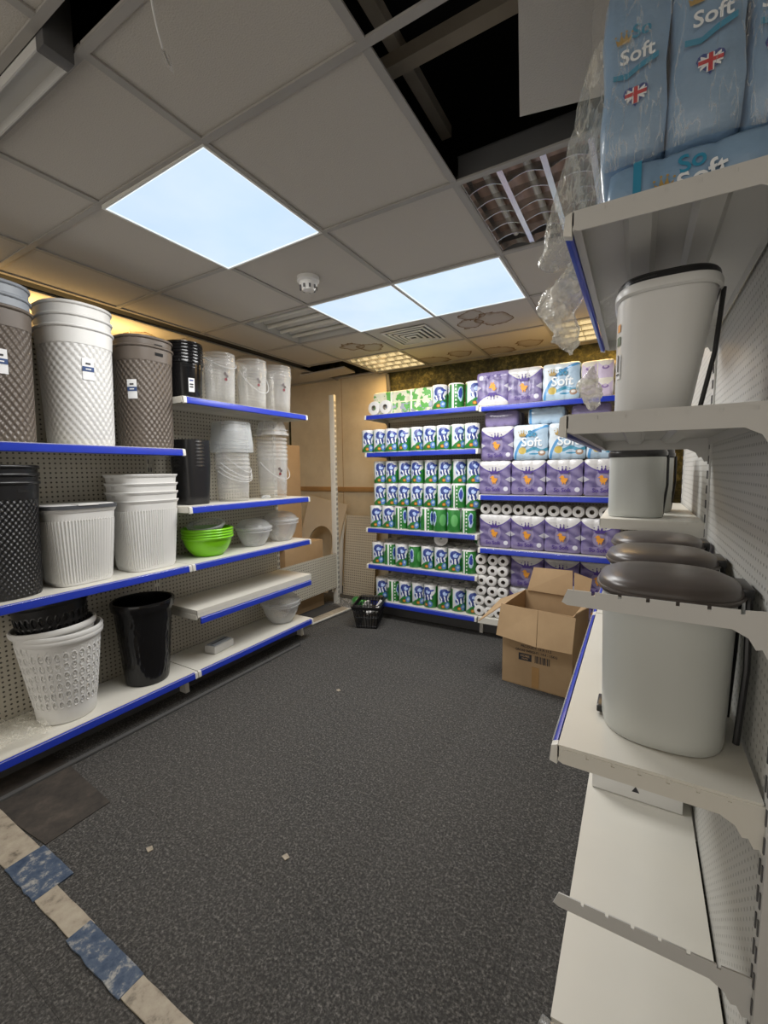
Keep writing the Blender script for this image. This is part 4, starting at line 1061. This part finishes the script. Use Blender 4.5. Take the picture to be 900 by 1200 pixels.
# ================================================================== RIGHT SHELVES: BINS AND PACKS
def pedal_bin(label, loc, h, rx, ry, body, lid, dome=.015, rz=0, n=2.6, t0=.90):
    r = thing('kitchen_bin', label, 'bin', loc, rz)
    fn = ring_fn([(0, rx*t0, ry*t0), (.012, rx*(t0+.02), ry*(t0+.02)), (h, rx*.98, ry*.98)], n)
    shell(fn, [0, .004, .012, h*.3, h*.6, h*.9, h], 72, .003, 1).build('body', body, r)
    l = thing_part('lid', r, (0, 0, h))
    lf = ring_fn([(-.016, rx*1.02, ry*1.02), (-.006, rx*1.045, ry*1.045), (.004, rx*1.04, ry*1.04), (.012, rx*1.0, ry*1.0), (.012+dome*.55, rx*.86, ry*.86), (.012+dome*.9, rx*.6, ry*.6), (.012+dome, rx*.2, ry*.2)], n)
    m = MB().loft(lf, [-.016, -.006, .004, .012, .012+dome*.3, .012+dome*.55, .012+dome*.75, .012+dome*.9, .012+dome], 72, cap0=False, cap1=True)
    lo_ = m.build('lid', lid, r, (0, 0, h))
    gf = ring_fn([(0, rx*1.052, ry*1.052)], n)
    MB().tube([gf(2*PI*k/48, 0)[:2]+(-.006,) for k in range(49)], .0035, 6, cap=False).build('lid_edge', lid, lo_)
    MB().box(rx*.98, rx*1.14, -.05, .05, -.010, .012).build('hinge', 'black_pl', r, (0, 0, h), bevel=.004)
    for s in (-1, 1): MB().tube([(rx*1.08, s*.045, h-.005), (rx*1.08, s*.06, h*.55), (rx*1.02, s*.055, .02)], .006, 8).build('handle_bar', 'black_pl', r)
    MB().box(-rx*1.0, -rx*.86, -.03, .03, .004, .02).build('pedal', 'black_pl', r, bevel=.003)
    return r
def thing_part(name, parent, loc): return None
zs4 = .792
for k, (Y, lb) in enumerate([(1.090, 'grey oval kitchen bin with dark brown domed lid nearest the camera'), (1.39, 'grey oval kitchen bin with brown lid, second along the lower right shelf'), (1.68, 'grey oval kitchen bin with brown lid, third along the lower right shelf')]):
    pedal_bin(lb, (.060, Y-.006, zs4), .315, .122, .128, 'bin_grey', 'lid_brown')
# bins on the far right shelf
def flat_bin(name, label, loc, h, rx, ry, body, lid, n=2.6, t0=.86, rz=0, bag=False, lidt=.014, skew=0):
    r = thing(name, label, 'bin', loc, rz)
    f0 = ring_fn([(0, rx*t0, ry*t0), (.01, rx*(t0+.02), ry*(t0+.02)), (h, rx*.98, ry*.98)], n)
    def fn(th, z):
        p = f0(th, z); return (p[0]+skew*(z/h-1), p[1], p[2])
    shell(fn, [0, .004, .01, h*.3, h*.6, h*.9, h], 72, .003, 1).build('body', body, r)
    rf = ring_fn([(h-.016, rx*.985, ry*.985), (h-.012, rx*1.03, ry*1.03), (h, rx*1.035, ry*1.035), (h+.004, rx*1.02, ry*1.02)], n)
    MB().loft(rf, [h-.016, h-.012, h, h+.004], 72, cap0=False).build('rim', body if lid != 'black_pl' or bag else lid, r)
    lf = ring_fn([(0, rx*1.0, ry*1.0), (lidt, rx*.99, ry*.99), (lidt+.004, rx*.96, ry*.96)], n)
    MB().loft(lf, [0, lidt, lidt+.004], 72, cap0=True, cap1=True).build('lid', lid, r, (0, 0, h+.004))
    for s in (-1,): MB().tube([(rx*1.03, s*ry*.35, h-.01), (rx*1.04-skew*.5, s*ry*.38, h*.5), (rx*.92-skew, s*ry*.35, .01)], .0045, 8).build('handle_bar', 'black_pl', r)
    return r, fn
flat_bin('kitchen_bin', 'grey round bin with black rim on the high far right shelf, nearer one', (-.005, 1.985, 1.162), .245, .098, .098, 'bin_grey', 'black_pl', 3, .95)
flat_bin('kitchen_bin', 'grey round bin with black rim on the high far right shelf, behind the nearer one', (.035, 2.25, 1.162), .245, .098, .098, 'bin_grey', 'black_pl', 3, .95)
wb_, wfn = flat_bin('kitchen_bin', 'tall pale grey bin with coloured stickers on the upper right shelf', (.038, 1.17, 1.454), .265, .094, .125, 'bin_white', 'black_pl', 3.2, .74, bag=True, lidt=.012, skew=.020)
for (th, z, dz, mt, w) in ((-2.52, .188, .016, 'ink_orange', .06), (-2.52, .160, .018, 'tag_green', .075), (-2.50, .09, .05, 'tag_white', .09)):
    patch(wfn, th-w, th+w, z, z+dz, .0015).build('sticker', mt, wb_)
patch(wfn, -2.52, -2.47, .105, .140, .003).build('sticker_mark', 'ink_dark', wb_); patch(wfn, -2.58, -2.44, .098, .101, .003).build('sticker_line', 'ink_dark', wb_)
crumple('plastic_film', 'clear film cap over the pale bin on the upper right shelf', 'film', (.0, 1.13, 1.73), 24, 16, lambda u, v: (-.085+.10*v, -.11+.22*u, .028*math.sin(PI*u)*v-.03*(1-v)**2), 5, .012)
# slim white carton on the base shelf
bx = thing('flat_carton', 'white carton with black print under the lower right shelf', 'carton', (.035, 1.81, .165))
MB().box(-.14, .14, -.12, .12, 0, .205).build('body', 'white_pl', bx, bevel=.003)
for k, (s, z, t) in enumerate([(.016, .108, 'KEEP DRY'), (.014, .088, '20PC - 180 x 250mm - 70GSM')]):
    mobj('lettering', text_mesh(t, s, 'ink_dark'), bx, (0, -.1212, z), (PI/2, 0, 0))
MB().add([(-.012, -.1212, .03), (.012, -.1212, .03), (0, -.1212, .052)], [(0, 1, 2)]).build('print_mark', 'ink_dark', bx)

# blue packs on the top right shelf, seen from their ends
ZT = 1.817
nmat = NT('blue_bale_wrap'); f = nmat.noise(5, 4); x, y, z = nmat.xyz()
c = nmat.mix(f, (.16, .29, .46), (.30, .44, .60))
nmat.b.inputs['Coat Weight'].default_value = .5; nmat.b.inputs['Coat Roughness'].default_value = .1
nmat.bump(nmat.noise(14, 4), .012, .7)
MT['bale'] = nmat.out(c, .4)
def heart(mat, s, y=0):
    P = []
    for q in range(20):
        t = 2*PI*q/20; P.append((s*16*math.sin(t)**3/32, y, s*(13*math.cos(t)-5*math.cos(2*t)-2*math.cos(3*t)-math.cos(4*t))/32))
    return MB().add(P, [tuple(range(20))]).mesh('heart_print', mat, recalc=False)
ht = heart('ink_navy', .040)
def flagcross(mat, s, w):
    m = MB(); m.box(-s*.42, s*.42, -.0004, 0, -w, w); m.box(-w, w, -.0005, 0, -s*.40, s*.28); return m.mesh('cross_print', mat)
fw_ = flagcross('ink_white', .040, .0052); fr_ = flagcross('ink_red', .040, .0030)
dg = MB()
for sg in (1, -1): dg.prism([(-.014, -.009*sg-.0022), (.014, .009*sg-.0022), (.014, .009*sg+.0022), (-.014, -.009*sg+.0022)], -.0003, 0, 'y')
fd_ = dg.mesh('diagonal_print', 'ink_white')
def bale(X0, X1, Y0, Y1, z0, z1, label, lean=0):
    w, d, h = X1-X0, Y1-Y0, z1-z0
    m = pack_mesh('blue_bale', 'bale', w, d, h, 1, 2)
    o = mobj('toilet_roll_pack', m, None, ((X0+X1)/2, (Y0+Y1)/2, z0), (0, lean, 0)); tag(o, label, 'toilet roll pack', 'blue packs on the top right shelf')
    y = -d/2-.006
    e = mobj('heart_print', ht, o, (.004, y-.001, h*.34))
    mobj('cross_print', fw_, e, (0, -.0012, 0)); mobj('cross_print', fr_, e, (0, -.0022, 0)); mobj('diagonal_print', fd_, e, (0, -.0007, 0))
    mobj('crown_print', crown_mesh('ink_gold', .026, .02), o, (-.018, y-.002, h*.64))
    mobj('lettering', text_mesh('So', .030, 'ink_teal'), o, (.010, y-.002, h*.68), (PI/2, 0, 0))
    mobj('lettering', text_mesh('Soft', .034, 'ink_white'), o, (.004, y-.002, h*.56), (PI/2, 0, 0))
    MB().prism([(-w*.32, h*0.455), (-w*.1, h*0.440), (w*.12, h*0.475), (w*.36, h*0.500), (w*.36, h*0.530), (w*.1, h*0.505), (-w*.1, h*0.470), (-w*.32, h*0.485)], y-.0015, y-.001, 'y').build('ribbon_print', 'ink_teal', o)
    return o
bale(-.085, .018, .965, 1.21, ZT+.098, ZT+.40, 'blue wrapped pack under polythene, left of the top right shelf')
bale(.022, .125, .955, 1.20, ZT+.092, ZT+.41, 'blue wrapped pack with heart flag print, middle of the top right shelf')
bale(.128, .20, .965, 1.22, ZT+.092, ZT+.40, 'blue wrapped pack cut off at the right edge of the photo', )
bale(-.085, .018, 1.22, 1.46, ZT+.098, ZT+.39, 'blue pack behind the leftmost one on the top right shelf')
lb_ = mobj('toilet_roll_pack', pack_mesh('lying_pack', 'bale', .255, .5, .088, 3, 1), None, (.055, 1.21, ZT)); tag(lb_, 'blue pack lying flat on the top right shelf under the standing packs', 'toilet roll pack', 'blue packs on the top right shelf')
mobj('lettering', text_mesh('So', .040, 'ink_teal'), lb_, (.005, -.258, .055), (PI/2, -.2, 0)); mobj('lettering', text_mesh('Soft', .045, 'ink_white'), lb_, (.02, -.2575, .028), (PI/2, -.2, 0))
mobj('crown_print', crown_mesh('ink_gold', .03, .024), lb_, (-.035, -.258, .02))
MB().box(-.083, -.070, -.2575, -.2565, .006, .082).build('edge_stripe', 'ink_teal', lb_)
# polythene over the packs, spilling over the front edge
def drape(u, v):
    a = 2*PI*u; e = math.sqrt(max(0, 1-max(0, (v-.86)/.14)**2))
    w = (.040+.020*v)*e+.002; d = (.10-.03*v)*e+.002
    return (-.085-.075*v-.02*v*v+w*math.cos(a), 1.10+.05*v+d*math.sin(a), 2.17-.34*v+.25*w*math.cos(a))
crumple('polythene_wrap', 'clear polythene sheet hanging from the blue packs past the shelf edge', 'filmd', (0, 0, 0), 48, 60, drape, 8, .010, cat='polythene', freq=10)
crumple('polythene_wrap', 'clear polythene stretched over the ends of the standing blue packs', 'film', (0, 0, 0), 40, 40,
        lambda u, v: (-.10+.31*u, .935+.012*math.sin(u*9), 2.22-.33*v), 12, .007, cat='polythene', freq=12)
def hang(u, v):
    w = [.010, .022, .040, .052, .056, .048, .036, .026, .016, .004]
    t = v*8.999; k = int(t); w = w[k]+(w[k+1]-w[k])*(t-k); a = 2*PI*u
    return (-.140-.050*math.sin(PI*v)-.01*v+w*math.cos(a), 1.28+w*.8*math.sin(a), 1.905-.26*v)
crumple('polythene_bag', 'crumpled milky plastic bag hanging off the top right shelf edge', 'filmw', (0, 0, 0), 48, 56, hang, 4, .020, cat='plastic bag', freq=16)
def hang2(u, v):
    w = .035*math.sin(PI*v)+.008; a = 2*PI*u
    return (-.155+w*math.cos(a), 1.80+w*math.sin(a), 1.72-.16*v)
crumple('polythene_bag', 'smaller scrap of milky polythene hanging in front of the lavender packs', 'filmw', (0, 0, 0), 24, 24, hang2, 9, .02, cat='plastic bag', freq=13)

# ================================================================== FLOOR THINGS
# cardboard box with open flaps
cb = thing('cardboard_box', 'large open cardboard box on the carpet beside the right shelving', 'cardboard box', (-.475, 2.86, 0), math.radians(-6))
bw, bd, bhh = .42, .42, .50; T = .005
MB().box(-bw/2, bw/2, -bd/2, bd/2, .001, .008).build('bottom', 'card_in', cb)
for nm, a in (('front_side', (-bw/2, bw/2, -bd/2, -bd/2+T)), ('back_side', (-bw/2, bw/2, bd/2-T, bd/2)), ('left_side', (-bw/2, -bw/2+T, -bd/2+T, bd/2-T)), ('right_side', (bw/2-T, bw/2, -bd/2+T, bd/2-T))):
    MB().box(*a, .008, bhh).build('side_panel', 'card', cb)
def flap(pts, mat='card', th=.005):
    P = [Vector(p) for p in pts]; nn = (P[1]-P[0]).cross(P[-1]-P[0]).normalized()*th
    k = len(P); m = MB(); m.add([p for p in P]+[p+nn for p in P], [tuple(range(k))[::-1], tuple(range(k, 2*k))]+[(i, (i+1) % k, k+(i+1) % k, k+i) for i in range(k)])
    return m.build('flap', mat, cb)
# front flap folded down outside, creased in two pieces
flap([(-bw/2-.012, -bd/2-.004, bhh+.006), (.01, -bd/2-.012, bhh+.004), (.022, -bd/2-.075, bhh-.20), (-bw/2-.022, -bd/2-.055, bhh-.185)])
flap([(.012, -bd/2-.012, bhh+.004), (bw/2+.012, -bd/2-.004, bhh-.004), (bw/2+.010, -bd/2-.062, bhh-.20), (.026, -bd/2-.075, bhh-.20)])
# left flap sticking out and down
flap([(-bw/2, -bd/2+.02, bhh), (-bw/2-.16, -bd/2-.02, bhh-.135), (-bw/2-.12, bd/2-.16, bhh-.05), (-bw/2, bd/2-.03, bhh+.0)])
# back flap up, right flap half up
flap([(-bw/2+.02, bd/2-.01, bhh), (bw/2-.1, bd/2-.01, bhh), (bw/2-.11, bd/2+.02, bhh+.17), (-bw/2+.05, bd/2+.03, bhh+.16)])
flap([(bw/2-.09, bd/2-.01, bhh), (bw/2, bd/2-.01, bhh), (bw/2+.01, bd/2+.02, bhh+.13), (bw/2-.10, bd/2+.02, bhh+.16)])
flap([(bw/2, bd/2-.03, bhh), (bw/2, -bd/2+.05, bhh), (bw/2+.08, -bd/2+.08, bhh+.06), (bw/2+.08, bd/2-.05, bhh+.08)])
# printed marks on the front
yf = -bd/2-.0012
for k, (s, z, t) in enumerate([(.020, .285, 'RXOOUX: 15 X'), (.020, .258, 'PRODUCT: 15 X 11.2'), (.020, .231, 'GROSS WEIGHT: 14.4 - 15KG')]):
    mobj('lettering', text_mesh(t, s, 'ink_dark'), cb, (0, yf, z), (PI/2, 0, 0))
MB().box(-.105, -.025, yf-.0005, yf+.0005, .168, .212).build('print_block', 'ink_dark', cb)
mobj('lettering', text_mesh('HOME', .02, 'card'), cb, (-.065, yf-.0012, .197), (PI/2, 0, 0)); mobj('lettering', text_mesh('PAPER', .014, 'card'), cb, (-.065, yf-.0012, .18), (PI/2, 0, 0))
m = MB(); xx_ = -.005
for wv in (.004, .008, .003, .006, .004, .010, .003, .006, .004): m.box(xx_, xx_+wv, yf-.0005, yf+.0005, .168, .212); xx_ += wv+.005
bc_ = m.build('bar_marks', 'ink_dark', cb)
MB().box(-.022, .022, yf-.0004, yf+.0004, .01, .14).build('tape', 'dado', cb)

# black shopping basket with till-roll cores
bk_ = thing('shopping_basket', 'small black plastic shopping basket on the carpet by the back shelves', 'basket', (-2.005, 3.13, 0), .35)
def rect(z, w, d): return [(-w, -d, z), (w, -d, z), (w, d, z), (-w, d, z)]
W0, D0, W1, D1, HB = .085, .115, .115, .150, .20
MB().box(-W0, W0, -D0, D0, .002, .008).build('floor', 'black_pl', bk_)
m = MB()
for s in (-1, 1):
    for z in (.02, .10, .145, .175):
        t = z/HB; w = W0+(W1-W0)*t; d = D0+(D1-D0)*t
        m.tube([(-w, s*d, z), (w, s*d, z)], .004, 6); m.tube([(s*w, -d, z), (s*w, d, z)], .004, 6)
for k in range(9):
    t = -1+2*k/8
    for s in (-1, 1):
        m.tube([(W0*t, s*D0, .004), (W1*t, s*D1, HB)], .0042, 6)
        m.tube([(s*W0, D0*t, .004), (s*W1, D1*t, HB)], .0042, 6)
m.build('grid_wall', 'black_pl', bk_)
m = MB(); R = [[(x*(1+.0), y, z) for x, y, z in rect(HB-.03, W1-.003, D1-.003)], rect(HB-.028, W1+.004, D1+.004), rect(HB, W1+.012, D1+.012), rect(HB+.003, W1+.008, D1+.008), rect(HB, W1-.002, D1-.002)]
m.rings(R); m.build('rim', 'black_pl', bk_, ang=30)
for s in (-1, 1): MB().tube([(-W1, s*.01, HB+.004), (-W1+.01, s*(D1+.004), HB+.012), (W1-.01, s*(D1+.004), HB+.012), (W1, s*.01, HB+.004)], .005, 6).build('handle', 'black_pl', bk_)
m_c = MB().lathe([(.0, 0), (.013, 0), (.014, .004), (.014, .066), (.013, .07), (.0, .07)], 14).mesh('small_roll', 'paper')
for k, (x, y, z, a, b) in enumerate([(.0, .0, .10, 1.2, .3), (.03, .03, .12, 1.4, 1.2), (.045, -.02, .13, 1.1, 2.2), (-.02, .04, .11, 1.5, .8), (.05, .05, .15, .6, 1.9), (.01, -.05, .11, 1.3, 2.8)]):
    p = bk_.matrix_basis @ Vector((x, y, z))
    o = mobj('till_roll', m_c, None, (bk_.location.x+x, bk_.location.y+y, z), (a, 0, b)); tag(o, 'small white paper roll in the black basket, one of a loose handful', 'paper roll', 'small rolls in the basket')
# pack of kitchen rolls lying by the basket
o = kroll(-2.33, 3.42, .061, 0, 'kitchen roll lying on the carpet behind the black basket, under clear film'); o.rotation_euler = (math.radians(90), math.radians(20), math.radians(70)); o.location = (-2.36, 3.44, .063)
crumple('plastic_film', 'crumpled clear film on the carpet beside the lying kitchen roll', 'film', (-2.43, 3.38, .06), 24, 18, lambda u, v: (-.10+.22*v, -.12+.2*u, .04*math.sin(PI*u)*math.sin(PI*v)), 6, .03)
# corner stores
lp = thing('spare_back_panel', 'perforated cream panel leaning on the back wall behind the basket', 'panel', (-2.565, 3.78, 0))
m = MB(); m.add([(-.20, 0, 0), (.20, 0, 0), (.20, .10, .87), (-.20, .10, .87), (-.20, .015, 0), (.20, .015, 0), (.20, .115, .87), (-.20, .115, .87)],
                [(0, 1, 2, 3), (5, 4, 7, 6), (4, 0, 3, 7), (1, 5, 6, 2), (3, 2, 6, 7), (4, 5, 1, 0)], [(0, 0), (.40, 0), (.40, .87), (0, .87)]*2)
MT['peg_beige'] = pegmat('perforated_beige', (.62, .55, .43), (.14, .12, .09), .026, .24)
m.build('sheet', 'peg_beige', lp)
# board with arched cut-out
ab = thing('cut_out_board', 'beige board with an arched cut-out leaning behind the low perforated panel', 'board', (-3.22, 3.72, 0), .0)
arc = [(.03+.17*math.cos(a*PI/12), .56+.20*math.sin(a*PI/12)) for a in range(13)]
P = [(-.27, .0), (-.14, .0)] + list(reversed(arc)) + [(.20, .0), (.27, 0), (.27, 1.06), (-.27, 1.06)]
MB().prism(P, 0, .018, 'y').build('sheet', 'beige_board', ab, (0, 0, 0), (math.radians(-10), math.radians(10), 0))
ab2 = thing('white_board', 'narrow white trim board leaning beside the arched cut-out board', 'board', (-2.82, 3.78, 0))
MB().box(-.03, .03, 0, .02, 0, .98).build('sheet', 'white_cap', ab2, (0, 0, 0), (math.radians(-10), math.radians(-4), 0), bevel=.003)
MB().box(-.03, .03, 0, .02, 0, .90).build('sheet', 'cream', ab2, (-.07, .0, 0), (math.radians(-10), math.radians(3), 0), bevel=.003)
def carton(label, loc, w, d, h, rz, flaps=True):
    r = thing('cardboard_carton', label, 'cardboard box', loc, rz)
    MB().box(-w/2, w/2, -d/2, d/2, 0, h).build('body', 'card', r, bevel=.003)
    if flaps:
        MB().obox((0, -d/2-.03, h+.0), (w*.96, 0, 0), (0, .09, -.05), (0, .003, .005)).build('flap', 'card_in', r)
    return r
carton('brown cardboard carton standing behind the low perforated panel', (-2.86, 3.11, 0), .30, .54, .675, 0)
carton('tall flat cardboard carton behind the clear bucket stacks', (-2.92, 3.04, .676), .10, .46, .93, .05, False)
# wood offcut and flat trims on the floor at the end of the left shelving
fo = thing('wood_offcut', 'pale worn wooden strip on the carpet at the end of the left shelving', 'wood strip', (-2.47, 3.12, 0), math.radians(-5))
MB().box(-.045, .045, -.25, .27, .001, .012).build('strip', 'strip', fo, bevel=.002)
MB().box(.050, .065, -.26, .33, .001, .015).build('edge_trim', 'cream', fo, bevel=.002)
dt = tag(MB().box(-.16, .16, -.30, .30, .0012, .006).build('dark_mat', 'carpet_bin', None, (-2.56, 3.02, 0), (0, 0, math.radians(-8))), 'dark mat piece on the floor below the low perforated panel', 'mat')
